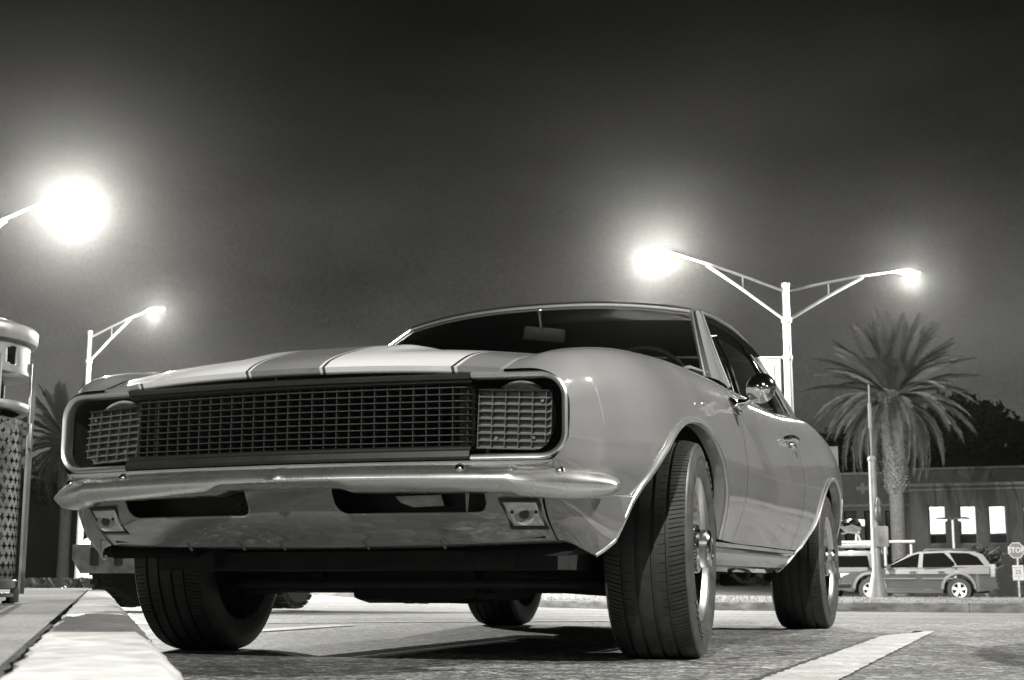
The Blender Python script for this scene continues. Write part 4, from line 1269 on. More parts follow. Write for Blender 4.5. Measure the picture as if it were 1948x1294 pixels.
# perforated sheet: cells with four-cusped openings
b = B(); nc, nr = 46, 17; ch = (.775-.217)/nr
for i in range(nc):
    for j in range(nr):
        off = .5 if j % 2 else 0
        K = 16; inner = []; outer = []
        for k in range(K):
            g = 2*PI*k/K+PI/4*0
            m1 = .20+.24*abs(math.cos(2*g))**1.6
            inner.append((.5+m1*math.cos(g), .5+m1*math.sin(g)))
            c_, s_ = math.cos(g), math.sin(g); q = .5/max(abs(c_), abs(s_)); outer.append((.5+q*c_, .5+q*s_))
        k0 = len(b.v)
        for u, v in outer+inner:
            a = 2*PI*(i+u+off)/nc; b.v.append(Vector((.288*math.cos(a), .288*math.sin(a), Z(.217)+ch*(j+v))))
        b.f += [(k0+k, k0+(k+1) % K, k0+K+(k+1) % K, k0+K+k) for k in range(K)]
b.make('perforated_panel', m_bin2, bn_, smooth=False, kind='stuff')
b = B(); b.lathe([(.245, Z(.76)), (.25, Z(.5)), (.235, Z(.2)), (0, Z(.2))], 40); b.make('bin_bag', m_bag, bn_)

# ================================================================== SPORT UTILITY CAR (side view, beyond the island)
m_suv = M('silver car paint', 0.18, .35, .45, coat=1, var=.05, scale=2)
m_suvd = M('shaded silver car paint', 0.045, .40, .4, coat=1, var=.08, scale=2)  # the silver darkened: the doors' dim reflection put into the colour
m_cglass = M('dark car glass', 0.004, .03, spec=.35)
m_tlamp = M('red lamp glass', .22, .1, var=.5, scale=18, bump=.6, bscale=40)
m_hlamp = M('headlamp glass', .65, .12, .4, var=.3, scale=30)
m_alloy = M('alloy wheel', .62, .3, .6, var=.1, scale=9)
m_ctyre = M('car tyre', .014, .7, var=.3, scale=20)
def simple_wheel(parent, loc, r, w, spokes=5, side=1):
    T = Matrix.Translation(loc) @ Matrix.Rotation(PI/2*side, 4, 'X')
    k = B().lathe([(r*.62, -w*.5), (r*.95, -w*.5), (r, -w*.38), (r, w*.38), (r*.95, w*.48), (r*.64, w*.5), (r*.62, w*.42), (r*.60, -w*.3)], 32, T).make('wheel', m_ctyre, parent)
    b = B()
    b.lathe([(r*.62, w*.46), (r*.60, w*.49), (r*.55, w*.46), (r*.54, w*.30)], 28, T); b.f = [q for q in b.f if len(q) == 4]
    b.lathe([(r*.16, w*.30), (r*.15, w*.44), (0, w*.46)], 16, T)
    for s in range(spokes):
        a = 2*PI*s/spokes+.3
        v = [Vector((q*math.cos(a)-e_*math.sin(a), q*math.sin(a)+e_*math.cos(a), h)) for q, e_, h in
             ((r*.10, -r*.10, w*.42), (r*.58, -r*.15, w*.46), (r*.58, r*.15, w*.46), (r*.10, r*.10, w*.42), (r*.10, -r*.10, w*.3), (r*.58, -r*.15, w*.3), (r*.58, r*.15, w*.3), (r*.10, r*.10, w*.3))]
        b.add([T @ q for q in v], [(0, 1, 2, 3), (0, 4, 5, 1), (3, 2, 6, 7), (1, 5, 6, 2), (4, 7, 6, 5)])
    b.make('rim', m_alloy, k, smooth=False)
    return k
def make_suv(label, loc, rz):
    """Local frame: front towards -x, near side towards -y, ground z = 0."""
    t = thing('sport_utility_car', label, 'car', loc, rz)
    L0, L1 = -2.39, 2.39
    # lower body outline with wheel openings, the doors' dim reflection painted as a darker body
    def arch(cx, r, n=12): return [(cx+r*math.cos(PI-PI*k/n), .40+r*math.sin(PI-PI*k/n)) for k in range(n+1)]
    wf, wr = -1.42, 1.28
    low = [(L0+.03, .36)]+[(wf-.52, .30)]+arch(wf, .45)+[(wf+.52, .26), (wr-.55, .26)]+arch(wr, .45)+[(wr+.53, .32), (L1-.10, .36), (L1, .50), (L1-.02, .72)]
    belt = [(L1-.05, 1.06), (1.2, 1.08), (0, 1.05), (-.95, 1.02), (-1.35, 1.00), (-1.95, .92), (-2.28, .80), (L0, .62)]
    poly = low+belt
    def ywid(x): return .93-.10*max(0, (-x-1.6)/.8)**2-.06*max(0, (x-1.9)/.5)**2
    b = B(); k = len(poly)
    vn = []; vf = []
    for s_ in (-1, 1):
        vn.append([Vector((x, s_*ywid(x)*(1.0-.05*max(0, (z-.8)/.3)**2-.03*max(0, (.45-z)/.2)), z)) for x, z in poly])
    b.add(vn[0]+vn[1], [tuple(range(k)), tuple(range(2*k-1, k-1, -1))]+[(i, i+k, (i+1) % k+k, (i+1) % k) for i in range(k)])
    norm(b.make('body', m_suvd, t, angle=25))
    # greenhouse
    gp = [(-1.02, 1.0), (-.20, 1.47), (.10, 1.554), (1.0, 1.588), (1.75, 1.554), (2.02, 1.462), (2.30, 1.067)]
    b = B(); k = len(gp); wt = lambda z: .90-.20*((z-1.0)/.60)
    b.add([Vector((x, -wt(z), z)) for x, z in gp]+[Vector((x, wt(z), z)) for x, z in gp], [tuple(range(k)), tuple(range(2*k-1, k-1, -1))]+[(i, i+k, (i+1) % k+k, (i+1) % k) for i in range(k)])
    norm(b.make('cabin', m_suv, t, angle=25))
    for s_ in (-1, 1):
        def plate(name, pp, mat, off):
            b = B(); v = [Vector((x, s_*(wt(z)+off), z)) for x, z in pp]; n = len(v)
            b.add(v+[q-Vector((0, s_*.02, 0)) for q in v], [tuple(range(n)), tuple(range(2*n-1, n-1, -1))]+[(i, i+n, (i+1) % n+n, (i+1) % n) for i in range(n)])
            return norm(b.make(name, mat, t, smooth=False))
        plate('window', [(-.93, 1.059), (-.16, 1.42), (.02, 1.487), (.12, 1.496), (.06, 1.067)], m_cglass, .006)
        plate('window', [(.20, 1.067), (.24, 1.504), (.86, 1.521), (1.16, 1.218), (1.18, 1.134), (1.08, 1.076)], m_cglass, .006)
        plate('window', [(1.24, 1.126), (1.02, 1.521), (1.60, 1.504), (1.86, 1.386), (2.05, 1.134)], m_cglass, .006)
        b = B(); b.box((-.55, s_*.955, .72), (1.10, .02, .035)); b.box((.66, s_*.955, .72), (.92, .02, .035)); b.make('side_moulding', m_suv, t, smooth=False)
        for x0, x1 in ((-.93, .05), (.06, 1.10), (1.11, 2.20)):
            yy_ = .930
            B().prism([(x0, s_*(yy_-.002), .86), (x1, s_*(yy_-.002), .86), (x1, s_*(yy_-.052), 1.055), (x0, s_*(yy_-.052), 1.045)], (0, s_*.012, 0)).make('lit_belt_panel', m_suv, t, smooth=False)  # bright strip painted along the doors for light on the belt line
        B().box((-.20, s_*.938, .34), (2.0, .05, .14), bev=.02).make('sill', m_suvd, t)
        for cx in (wf, wr):
            b = B(); rows = []
            for q in range(17):
                a = PI-PI*q/16; rows.append([Vector((cx+r*math.cos(a), s_*yq, .40+r*math.sin(a))) for r, yq in ((.45, .93), (.455, .96), (.52, .962), (.54, .93))])
            b.grid(rows); norm(b.make('wheel_flare', m_suv, t))
            simple_wheel(t, (cx, s_*.80, .37), .37, .24, 5, 1 if s_ < 0 else -1)
        for cx in (.0, .86): B().box((cx-.10, s_*.962, .93), (.20, .03, .035), bev=.01).make('door_handle', m_suvd, t)
        b = B(); b.box((-.82, s_*1.03, 1.09), (.16, .20, .15), bev=.04); b.make('door_mirror', m_suvd, t)
        b = B(); b.tube([(.25, s_*.60, 1.585), (.32, s_*.60, 1.63), (1.5, s_*.60, 1.63), (1.62, s_*.60, 1.585)], .025, 8); b.make('roof_rail', m_suvd, t)
        b = B(); b.box((2.30, s_*.82, .96), (.16, .16, .40), bev=.03); b.make('tail_lamp', m_tlamp, t)
        b = B(); b.box((-2.20, s_*.72, .82), (.30, .24, .14), bev=.04); b.make('headlight', m_hlamp, t)
    b = B(); b.box((0, 0, .42), (4.2, 1.5, .30)); b.make('underbody', m_well, t, smooth=False)
    b = B(); b.box((-2.41, 0, .50), (.10, 1.66, .30), bev=.05); b.make('front_bumper', m_suvd, t)
    b = B(); b.box((2.37, 0, .50), (.14, 1.74, .26), bev=.05); b.make('rear_bumper', m_suvd, t)
    b = B(); b.box((-2.37, 0, .76), (.08, .90, .18), bev=.02); b.make('grille', m_black, t)
    B().prism([(-1.04, -.80, 1.02), (-1.04, .80, 1.02), (-.24, .70, 1.45), (-.24, -.70, 1.45)], (-.02, 0, .02)).make('windscreen', m_cglass, t, smooth=False)
    B().prism([(2.31, -.76, 1.12), (2.31, .76, 1.12), (2.06, .66, 1.44), (2.06, -.66, 1.44)], (.02, 0, .02)).make('rear_window', m_cglass, t, smooth=False)
    return t
suv = make_suv('silver sport utility car seen side-on beyond the grassy island', (-1.74, 43.7, -.43), rad(0))

# ================================================================== WORK VAN WITH RACK
m_van = M('dull van paint', .12, .4, coat=.6, var=.1, scale=2)
van = thing('work_van', 'dull dark work van with a pipe roof rack parked behind the silver car', 'van', (-4.5, 49.9, -.36), rad(-4))
b = B()
pf = [(-.95, .35), (.95, .35), (.98, .9), (.92, 1.05), (-.92, 1.05), (-.98, .9)]
b.prism([(x, -2.3, z) for x, z in pf], (0, 4.6, 0)); b.box((0, .55, 1.30), (1.84, 3.4, .72), bev=.10); norm(b.make('body', m_van, van, angle=25))
B().prism([(-.82, -1.18, 1.05), (.82, -1.18, 1.05), (.72, -1.10, 1.60), (-.72, -1.10, 1.60)], (0, -.03, .01)).make('windscreen', m_cglass, van, smooth=False)
B().box((0, -2.34, .78), (1.5, .06, .26), bev=.02).make('grille', m_black, van)
for x in (-.78, .78): B().box((x, -2.34, .82), (.26, .08, .20), bev=.03).make('headlight', m_hlamp, van)
B().box((0, -2.38, .45), (1.9, .12, .2), bev=.04).make('front_bumper', m_int2, van)
for x in (-.84, .84):
    for y in (-1.5, 1.5):
        B().lathe([(.2, -.11), (.34, -.11), (.36, -.07), (.36, .07), (.34, .11), (.2, .11)], 24, Matrix.Translation((x, y, .36)) @ Matrix.Rotation(PI/2, 4, 'Y')).make('wheel', m_ctyre, van)
for x in (-.95, .95): B().box((x*1.12, -1.1, 1.22), (.16, .1, .24), bev=.03).make('door_mirror', m_black, van)
b = B()
for x in (-.85, .85): b.tube([(x, -1.4, 1.86), (x, 2.2, 1.86)], .045, 8)
for y in (-1.3, -.2, .9, 2.1): b.tube([(-.92, y, 1.55), (-.92, y, 1.86), (.92, y, 1.86), (.92, y, 1.55)], .04, 8)
b.make('roof_rack', m_pole, van)
rk = thing('pipe_bundle', 'long white pipes tied across the roof rack of the work van', 'pipes', (-4.5, 49.5, -.36), 0)
for k in range(3): B().tube([(-2.0, -.9+.12*k, 1.955), (2.35, -.95+.12*k, 1.955)], .055, 10).make('pipe', m_white, rk)
for x in (1.3, 2.2): B().tube([(x, -.85, 1.90), (x, -.85, 1.1)], .05, 8).make('pipe_stand', m_white, rk)
wl_ = thing('work_lamp', 'small white work lamp with a square head standing on the van rack', 'work lamp', (-4.2, 48.6, 1.66), 0)
b = B(); b.tube([(0, 0, -.03), (.02, 0, .25)], .04, 8); b.tube([(.16, 0, -.03), (.06, 0, .25)], .03, 8); b.make('leg', m_white, wl_)
B().box((.04, 0, .36), (.24, .2, .24), bev=.04).make('body', m_white, wl_)
B().box((.22, 0, .62), (.24, .12, .24), bev=.02).make('head', m_white, wl_)

# ================================================================== SIGNAL POLE WITH CABINET
sp_ = thing('signal_pole', 'slim pale pole with a thin antenna, loudspeaker and box on a flared foot', 'pole', (-.76, 21.0, gz(-.76, 21.0)), 0)
z_ = -gz(-.76, 21.0)
b = B(); b.tube([(0, 0, .0), (0, 0, .22), (0, 0, .62), (0, 0, .64), (0, 0, 2.26+z_)], [.185, .18, .085, .075, .060], 16); b.make('shaft', m_pole, sp_)
b = B(); b.lathe([(.062, 0), (.075, .02), (.07, .06), (.02, .09), (0, .09)], 16, Matrix.Translation((0, 0, 2.25+z_))); b.make('cap', m_pole, sp_)
b = B(); b.tube([(0, 0, 2.3+z_), (.0, 0, 2.82+z_)], .016, 8); b.tube([(0, 0, 2.82+z_), (0, 0, 3.26+z_)], .03, 8); b.tube([(0, 0, 3.26+z_), (0, 0, 3.58+z_)], .014, 8); b.make('antenna', m_white, sp_)
B().box((.13, -.06, .96+z_), (.20, .14, .34), bev=.015).make('control_box', m_pole, sp_)
B().box((.13, -.135, .93+z_), (.10, .01, .22)).make('box_door', m_bin, sp_, smooth=False)
b = B(); b.lathe([(.03, .20), (.06, .10), (.045, .06), (.07, -.02), (.065, -.14), (.03, -.20), (0, -.20)], 14, Matrix.Translation((.09, -.09, 1.42+z_))); b.make('loudspeaker', m_bin2, sp_)
# bench-like low barrier beside it
bt = thing('low_barrier', 'low plank barrier on a pale block at the island edge by the rear tyre', 'barrier', (-1.75, 21.6, gz(-1.75, 21.6)+.2), rad(-8))
B().box((0, 0, .22), (.95, .22, .07), bev=.01).make('plank', m_int2, bt); B().box((-.1, 0, .09), (.42, .2, .2), bev=.02).make('block', m_kerb2, bt)

# ================================================================== STOP SIGN POST
m_red = M('sign red', .10, .45, var=.06, scale=3); m_sw = M('sign white', .42, .4, var=.06, scale=4)
gzs = gz(1.15, 55.0)
st = thing('stop_sign', 'octagonal STOP sign on a white post at the end of the island', 'stop sign', (1.15, 55.0, gzs), rad(-3))
b = B(); b.box((.03, .02, 1.04), (.07, .04, 2.1)); b.make('post', m_white, st, smooth=False)
oc = [(.30*math.cos(PI/8+PI/4*k)/math.cos(PI/8)*1.0, .30*math.sin(PI/8+PI/4*k)/math.cos(PI/8)) for k in range(8)]
zc = 1.39-gzs
B().prism([(x*1.0, -.012, zc+z) for x, z in oc], (0, .012, 0)).make('sign_rim', m_sw, st, smooth=False)
B().prism([(x*.90, -.016, zc+z*.90) for x, z in oc], (0, .003, 0)).make('sign_face', m_red, st, smooth=False)
def text(body, size, loc, mat, parent, name='lettering', bold=0.0, sx=1.0):
    cu = bpy.data.curves.new(name, 'FONT'); cu.body = body; cu.size = size; cu.align_x = 'CENTER'; cu.align_y = 'CENTER'
    cu.extrude = .0015; cu.offset = bold; cu.resolution_u = 3
    cu.materials.append(mat)
    o = bpy.data.objects.new(name, cu); C.objects.link(o); o.parent = parent
    bpy.context.view_layer.update()
    me = bpy.data.meshes.new_from_object(o.evaluated_get(bpy.context.evaluated_depsgraph_get()))
    bpy.data.objects.remove(o); me.name = name
    o = bpy.data.objects.new(name, me); C.objects.link(o); o.parent = parent; o['kind'] = 'stuff'
    o.location = loc; o.rotation_euler = (PI/2, 0, 0); o.scale = (sx, 1, 1)
    return o
text('STOP', .30, (0, -.019, zc), m_sw, st, bold=.006, sx=.80)
ss = thing('speed_sign', 'small white rectangular 25 sign on the post under the STOP sign', 'speed sign', (1.18, 54.98, gzs), rad(-3))
z2 = .53-gzs
B().prism([(-.205, -.012, z2+.29), (-.205, -.012, z2-.29), (.205, -.012, z2-.29), (.205, -.012, z2+.29)], (0, .012, 0)).make('sign_plate', m_sw, ss, smooth=False)
text('SPEED LIMIT', .085, (0, -.015, z2+.19), m_black, ss, sx=.72)
text('25', .23, (0, -.015, z2+.02), m_black, ss, bold=.003)
b = B()     # two lower lines, too small to read in the photograph
for x, z, w in ((-.10, -.13, .07), (.0, -.13, .06), (.10, -.13, .08), (.02, -.20, .07)): b.box((x, -.0135, z2+z), (w, .003, .022))
b.make('small_print', m_int2, ss, smooth=False, kind='stuff')

# ================================================================== BUILDING
m_stuc = M('stucco wall', .08, .9, var=.12, scale=3, bump=.3, bscale=20); add_layer(m_stuc, .25, .85, 1.12)
m_trim = M('stucco trim', .15, .9, var=.1, scale=3)
m_wfr = M('dark window frame', .04, .5)
m_wlit = emit('lit window', 1.5)
_n, _l = m_wlit.node_tree.nodes, m_wlit.node_tree.links
_t = _n.new('ShaderNodeTexCoord'); _z = _n.new('ShaderNodeTexNoise'); _z.inputs['Scale'].default_value = 2.6; _z.inputs['Detail'].default_value = 4
_l.new(_t.outputs['Object'], _z.inputs['Vector']); _r = _n.new('ShaderNodeMapRange')
_r.inputs[1].default_value = .38; _r.inputs[2].default_value = .52; _r.inputs[3].default_value = .55; _r.inputs[4].default_value = 1.5
_l.new(_z.outputs[0], _r.inputs[0]); _l.new(_r.outputs[0], _n['Principled BSDF'].inputs['Emission Strength']); m_wdark = M('dark window glass', .004, .08)
m_blind = emit('lit blind', .55)
bd = thing('municipal_building', 'long flat-roofed stucco building with three lit windows behind the palm', 'building', (0, 0, 0))
GB = -.55
def wall_with_holes(x0, x1, z0, z1, y, thick, holes, mat, name='wall'):
    xs_ = sorted({x0, x1}|{h[0] for h in holes}|{h[1] for h in holes}); zs_ = sorted({z0, z1}|{h[2] for h in holes}|{h[3] for h in holes})
    b = B()
    for a, c in zip(xs_, xs_[1:]):
        for e_, g in zip(zs_, zs_[1:]):
            if any(h[0] <= a+1e-6 and c <= h[1]+1e-6 and h[2] <= e_+1e-6 and g <= h[3]+1e-6 for h in holes): continue
            b.add([(a, y, e_), (c, y, e_), (c, y, g), (a, y, g)], [(0, 1, 2, 3)])
    for h in holes:
        b.add([(h[0], y, h[2]), (h[1], y, h[2]), (h[1], y, h[3]), (h[0], y, h[3]), (h[0], y+thick, h[2]), (h[1], y+thick, h[2]), (h[1], y+thick, h[3]), (h[0], y+thick, h[3])],
              [(0, 4, 5, 1), (1, 5, 6, 2), (2, 6, 7, 3), (3, 7, 4, 0)])
    return b.make(name, mat, bd, smooth=False)
wins = [(-3.10, -2.22, 2.02, 3.98), (-1.66, -.78, 2.02, 3.96), (-.24, .64, 2.02, 3.94), (1.40, 2.28, 2.02, 3.92), (3.1, 3.98, 2.02, 3.9), (4.8, 5.68, 2.02, 3.9), (6.5, 7.4, 2.02, 3.9)]
wall_with_holes(-3.95, 14, GB, 4.95, 70.6, .30, wins, m_stuc)
B().box((5.0, 70.52, 4.98), (17.9, .24, .16)).make('cornice', m_trim, bd, smooth=False)
B().box((5.0, 70.55, 4.74), (17.9, .12, .10)).make('cornice', m_trim, bd, smooth=False)
B().box((5.0, 70.56, 1.55), (17.9, .10, .08)).make('string_course', m_trim, bd, smooth=False)
B().box((-3.95, 73.8, 2.2), (.02, 6.4, 5.5)).make('wall', m_stuc, bd, smooth=False)
B().box((5, 74.5, 4.9), (17.9, 7.6, .06)).make('roof', m_int2, bd, smooth=False)
for i, (a, c, e_, g) in enumerate(wins):
    f = B()
    for q in ((a+.03, .06), (c-.03, .06)): f.box((q[0], 70.82, (e_+g)/2), (.06, .06, g-e_))
    for q in (e_+.50, g-.03, e_+.03): f.box(((a+c)/2, 70.82, q), (c-a-.12, .055, .06))
    fr = f.make('window', m_wfr, bd, smooth=False)
    B().box(((a+c)/2, 70.86, (e_+g)/2), (c-a, .01, g-e_)).make('pane', m_wdark, fr, smooth=False)
    if i < 3:
        B().box(((a+c)/2-(.0 if i != 1 else .03), 70.835, g-.75), (c-a-.16 if i != 1 else c-a-.34, .008, 1.34)).make('lit_pane', m_wlit, fr, smooth=False)
        B().box((c-.11, 70.830, g-.75), (.06 if i != 1 else .20, .006, 1.34)).make('blind', m_blind, fr, smooth=False)
# taller block behind
wall_with_holes(-5.6, 16, 4.95, 6.25, 76.8, .3, [], m_stuc)
B().box((5.2, 76.75, 6.25), (21.6, .3, .14)).make('cornice', m_trim, bd, smooth=False)
# left wing with its tall dark openings and cross ornament
ops = [(-8.05, -7.35, GB+.4, 4.05), (-6.95, -6.35, GB+.4, 4.05), (-5.8, -5.2, GB+.4, 4.05)]
wall_with_holes(-12, -3.97, GB, 6.1, 77.2, .35, ops, m_stuc)
B().box((-8, 77.15, 6.12), (8.1, .3, .14)).make('cornice', m_trim, bd, smooth=False)
B().box((-8, 77.15, 4.35), (8.1, .16, .12)).make('string_course', m_trim, bd, smooth=False)
for a, c, e_, g in ops: B().box(((a+c)/2, 77.6, (e_+g)/2), (c-a, .02, g-e_)).make('window', m_wdark, bd, smooth=False)
b = B(); b.box((-6.95, 77.16, 5.30), (.22, .06, .62)); b.box((-7.18, 77.16, 5.30), (.24, .06, .22)); b.box((-6.72, 77.16, 5.30), (.24, .06, .22)); b.make('cross_ornament', m_wfr, bd, smooth=False)
B().box((0, 80, 2.6), (24, 4.5, 6.2)).make('core', m_int, bd, smooth=False)

# small twin-headed lamp in front of the building
tl_ = thing('twin_lamp', 'small lamp post with two flat lit heads in front of the building windows', 'lamp post', (-1.10, 53.9, -.40))
B().tube([(0, 0, 0), (0, 0, 2.95)], [.07, .05], 10).make('pole', m_pole, tl_)
b = B(); b.tube([(-.25, 0, 3.0), (-.12, 0, 3.03), (0, 0, 2.92), (.12, 0, 3.03), (.25, 0, 3.0)], .03, 8); b.make('arm', m_int2, tl_)
for s_ in (-1, 1):
    h = B().lathe([(.24, 0), (.23, .05), (.10, .09), (0, .09)], 20, Matrix.Translation((s_*.40, 0, 2.97)) @ Matrix.Scale(.7, 4, (0, 1, 0))).make('lamp_head', m_int2, tl_)
    B().lathe([(0, -.07), (.15, -.055), (.21, 0)], 20, Matrix.Translation((s_*.40, 0, 2.965)) @ Matrix.Scale(.7, 4, (0, 1, 0))).make('lamp_glass', emit('twin lamp glass', 3), h)

# ================================================================== PALMS
m_trunk = M('palm trunk', .14, .9, var=.35, scale=14, bump=.8, bscale=25)
m_boot = M('palm boots', .17, .9, var=.5, scale=9, bump=.6, bscale=20)
m_frond = M('palm frond', .020, .55, var=.4, scale=4)
m_frond2 = M('lit dry palm frond', .085, .6, var=.5, scale=4)  # lower fronds: dry, and paled so that they look lit
def frond_mesh(L, droop, seed):
    rg = random.Random(seed); b = B(); n = 30; pts = []
    for k in range(n+1):
        t = k/n; pts.append(Vector((L*(t-.10*droop*t*t*t), 0, L*(.10*t-droop*(.30*t*t+.25*t**3)))))
    b.tube(pts, [.035*(1-.8*k/n) for k in range(n+1)], 4)
    for k in range(3, n+1):
        for r in range(2):
            t = (k+.5*r-.5)/n; i = min(int(t*n), n-1); p = pts[i].lerp(pts[i+1], t*n-i); tg = (pts[i+1]-pts[i]).normalized()
            for s in (-1, 1):
                l = L*.17*math.sin(PI*min(1, .12+t*.86))**.7*(.8+.4*rg.random())
                dv = (tg*.75+Vector((0, s*.75, .18-.5*rg.random()*t))).normalized(); w = tg*.026
                b.add([p-w, p+w, p+dv*l*.6+Vector((0, 0, -.04*l))+w*.6, p+dv*l+Vector((0, 0, -.22*l))], [(0, 1, 2), (0, 2, 3)])
    return b
def palm(label, base, ht, r0, r1, L, nf, seed, boots=True, boot_from=.55, dry=True):
    rg = random.Random(seed); t = thing('palm_tree', label, 'palm tree', base, 0, 'palm trees round the car park')
    b = B(); prof = []
    zb = ht*boot_from
    for k in range(13): prof.append((r0*(1.12-.16*min(1, k/4)), zb*k/12))
    b.lathe(prof, 18); b.make('trunk', m_trunk, t)
    b = B(); b.lathe([(r0, zb-.05), (r1*.82, zb+.3), (r1*.92, ht-.9), (r1*.85, ht-.1), (r1*.3, ht+.3)], 18)
    rows_ = int((ht-zb)/.13)
    for i in range(rows_):
        for k in range(15):
            a = 2*PI*(k+.5*(i % 2)+.25*rg.random())/15; z = zb+(ht-zb)*i/rows_; rr_ = interp([(zb, r0*.98), (zb+.3, r1*.85), (ht-.9, r1*.95), (ht, r1*.88)], z)
            c = Vector((rr_*math.cos(a), rr_*math.sin(a), z)); o = Vector((math.cos(a), math.sin(a), 0)); s_ = Vector((-o.y, o.x, 0)); q = .06+.09*rg.random()
            b.add([c-s_*.07-Vector((0, 0, .05)), c+s_*.07-Vector((0, 0, .05)), c+o*q+s_*.05+Vector((0, 0, .07)), c+o*q-s_*.05+Vector((0, 0, .07)), c+Vector((0, 0, .12))], [(0, 1, 2, 3), (3, 2, 4), (0, 3, 4), (1, 4, 2)])
    b.make('crown_boots', m_boot, t, smooth=False)
    protos = []
    for v, (dl, dr) in enumerate(((1.0, .25), (1.02, .55), (1.0, .95), (.92, 1.35))):
        protos.append(frond_mesh(L*dl, dr, seed+v).make('frond', m_frond if v < 2 or not dry else m_frond2, t, smooth=False))
    used = set()
    for k in range(nf):
        f_ = k/(nf-1); v = min(3, int(f_*4)); el = 78-f_*122+rg.uniform(-7, 7); az = k*2.39996+rg.uniform(-.2, .2)
        o = protos[v]
        if v in used: o = o.copy(); C.objects.link(o)
        used.add(v)
        o.rotation_euler = (rg.uniform(-.25, .25), -rad(el), az); o.location = (r1*.45*math.cos(az), r1*.45*math.sin(az), ht-.05-.7*f_)
        s_ = rg.uniform(.88, 1.08); o.scale = (s_, s_, s_)
    return t
palm('tall date palm with a rough shaggy trunk standing in front of the building', (-3.70, 60.3, -.45), 9.1, .34, .52, 3.55, 128, 40, True, .49)
palm('dark palm tree in shadow on the left behind the coupe bumper', (-62.0, 79.5, -.1), 10.2, .42, .62, 4.6, 70, 60, True, .6, dry=False)  # dark fronds throughout put its shade into the colour

# small tree and hedge behind the silver car
m_leaf = M('small tree leaves', .045, .6, var=.5, scale=6); m_bark = M('bark', .10, .9, var=.4, scale=10)
def small_tree(name, label, base, h, R, seed, n, cat_='tree'):
    rg = random.Random(seed); t = thing(name, label, cat_, base)
    b = B(); b.tube([(0, 0, 0), (.03, 0, h*.35), (-.02, .02, h*.62), (.04, 0, h*.85)], [.07, .055, .04, .02], 8)
    for k in range(7):
        a = k*2.4; z = h*(.4+.06*k); b.tube([(0, 0, z), (.5*R*math.cos(a), .5*R*math.sin(a), z+.3*R), (.85*R*math.cos(a), .85*R*math.sin(a), z+.5*R)], [.03, .018, .008], 6)
    b.make('trunk', m_bark, t)
    b = B(); cl = [(rg.uniform(-.6, .6)*R, rg.uniform(-.6, .6)*R, h*.66+rg.uniform(-.5, .5)*R, R*rg.uniform(.25, .5)) for _ in range(12)]
    for k in range(n):
        x, y, z, r = cl[k % 12]; d = Vector((rg.gauss(0, 1), rg.gauss(0, 1), rg.gauss(0, 1))).normalized()*r*rg.random()**.4
        c = Vector((x, y, z))+d; a = Vector((rg.random()-.5, rg.random()-.5, rg.random()-.5)).normalized(); u = a.orthogonal().normalized(); w = a.cross(u); s_ = .06*(.6+.8*rg.random())
        b.add([c-u*s_*1.6, c+w*s_*.6, c+u*s_*1.6, c-w*s_*.6], [(0, 1, 2, 3)])
    b.make('crown', m_leaf, t, smooth=False, kind='stuff')
    return t
small_tree('small_tree', 'small dark leaning tree between the silver car and the STOP sign', (.16, 49.4, -.42), 2.1, .72, 71, 900)
small_tree('shrub', 'low dark shrub behind the STOP sign post', (1.9, 62.0, -.45), 1.3, 1.1, 72, 900, 'shrub')

# ================================================================== LEFT BACKGROUND
m_cab = M('pale cabinet paint', .42, .5, var=.1, scale=4); m_dome = M('dome metal', .55, .3, .3, var=.1)
cb = thing('utility_cabinet', 'pale metal utility cabinet with a domed top by the far lamp post', 'cabinet', (-20.6, 26.6, .0), rad(20))
B().box((0, 0, .55), (.80, .5, .98), bev=.02).make('cabinet_body', m_cab, cb)
B().box((0, 0, 1.06), (.84, .54, .06)).make('band', m_int2, cb, smooth=False)
B().lathe([(.44, 1.09), (.42, 1.16), (.32, 1.27), (.16, 1.33), (0, 1.345)], 28, Matrix.Scale(.75, 4, (0, 1, 0))).make('dome', m_dome, cb)
B().tube([(.22, .1, 1.28), (.22, .1, 1.60), (.22, .1, 1.61), (.22, .1, 1.66)], [.04, .04, .06, .06], 8).make('vent_pipe', m_cab, cb)
B().tube([(-.08, -.26, .80), (.02, -.27, .55), (.12, -.26, .07)], .006, 5).make('cable', m_black, cb)
b = thing('sign_post', 'thin pale post rising behind the utility cabinet', 'post', (-23.3, 29.9, 0))
B().tube([(0, 0, 0), (0, 0, 3.4)], .055, 8).make('pole', m_pole, b)

# truck parked in the next bay behind, nose the same way as the coupe
m_trk = M('dark truck paint', .10, .35, .3, coat=.8, var=.1, scale=2)
tk = thing('parked_truck', 'dark off-road truck with a slotted bumper parked behind the coupe', 'truck', (-4.95, 6.62, .0), 0)
b = B(); pf = [(-.82, .72), (.82, .72), (.84, .95), (.78, 1.02), (-.78, 1.02), (-.84, .95)]
b.prism([(x, -.45, z*.72) for x, z in pf], (0, 3.9, 0)); norm(b.make('body', m_trk, tk, angle=25))
b = B()
bp = [(-.95, .40), (-.86, .28), (.86, .28), (.95, .40), (.95, .52), (-.95, .52)]
b.prism([(x, -.52, z) for x, z in bp], (0, .2, 0)); bmp = norm(b.make('front_bumper', m_bin2, tk, angle=20))
for k in range(7): B().box((-.72+.24*k, -.525, .42), (.085, .012, .15), bev=.004).make('slot', m_black, bmp)
for x in (-.74, .74): B().lathe([(.09, 0), (.085, -.03), (.04, -.05), (0, -.052)], 20, Matrix.Translation((x, -.50, .62)) @ Matrix.Rotation(PI/2, 4, 'X')).make('headlight', m_hlamp, tk)
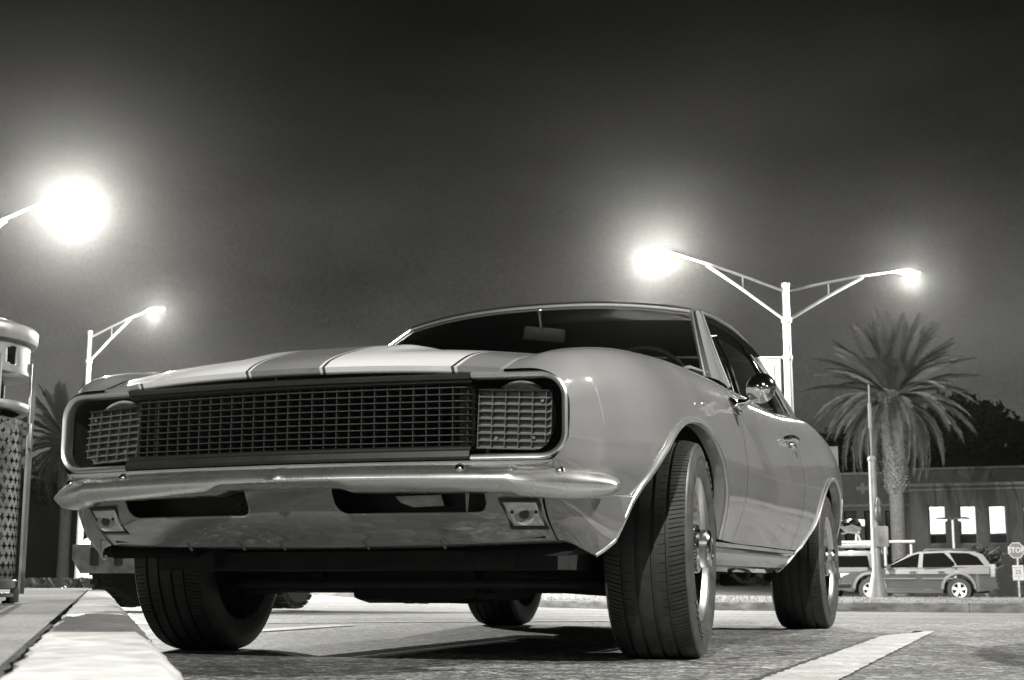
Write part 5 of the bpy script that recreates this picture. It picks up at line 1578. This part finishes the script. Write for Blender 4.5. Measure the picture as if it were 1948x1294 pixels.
for x in (-.80, .80):
    for y in (.02, 2.75):
        k = B().lathe([(.18, -.13), (.29, -.13), (.325, -.10), (.33, 0), (.325, .10), (.29, .13), (.18, .13)], 30, Matrix.Translation((x, y, .33)) @ Matrix.Rotation(PI/2, 4, 'Y')).make('wheel', m_ctyre, tk)
        bb = B()
        for q in range(26):
            a = 2*PI*q/26
            for s_ in (-.075, .075): bb.box((x+s_, y+.332*math.sin(a), .33+.332*math.cos(a)), (.09, .05, .02), rot=Matrix.Rotation(-a, 3, 'X'))
        bb.make('tread', m_ctyre, k, smooth=False, kind='stuff')
b = B(); b.box((0, 1.4, .50), (1.3, 3.6, .2)); b.make('underbody', m_well, tk, smooth=False)

# added out of view: trough and shrub that cast a shadow onto the bay
pl = thing('shadow_planter', 'added shadow caster, a trough with a rounded shrub out of view off the coupe left flank', 'shadow_planter', (2.62, .85, 0))
b = B(); b.box((0, 0, .30), (.62, 1.9, .60), bev=.03); b.make('trough', m_walk, pl)
b = B(); rg = random.Random(9)
for k in range(2200):
    a = rg.random()*2*PI; ph = rg.random()*PI/2; c = Vector((.34*math.cos(a)*math.cos(ph), .98*math.sin(a)*math.cos(ph), .58+.34*math.sin(ph)))
    q = Vector((rg.random()-.5, rg.random()-.5, rg.random()-.5)).normalized(); u = q.orthogonal().normalized(); w = q.cross(u); s_ = .05
    b.add([c-u*s_, c+w*s_*.6, c+u*s_, c-w*s_*.6], [(0, 1, 2, 3)])
b.make('foliage', m_leaf, pl, smooth=False, kind='stuff')

# ================================================================== NIGHT AIR
m_haze = bpy.data.materials.new('night air'); m_haze.use_nodes = True
n_, l_ = m_haze.node_tree.nodes, m_haze.node_tree.links
n_.clear(); o_ = n_.new('ShaderNodeOutputMaterial'); pv = n_.new('ShaderNodeVolumePrincipled')
pv.inputs['Color'].default_value = (.96, .95, .92, 1); pv.inputs['Density'].default_value = HAZE; pv.inputs['Anisotropy'].default_value = 0.95
l_.new(pv.outputs[0], o_.inputs['Volume'])
if HAZE > 0:
    hz = B().box((5, 70, 15), (340, 310, 33)).make('haze', m_haze, smooth=False, kind='stuff')  # scattering volume added to give the lamps a halo
    tag(hz, 'thin night air, its scattering added for a soft halo round the lit street lamps', 'haze', kind='stuff')
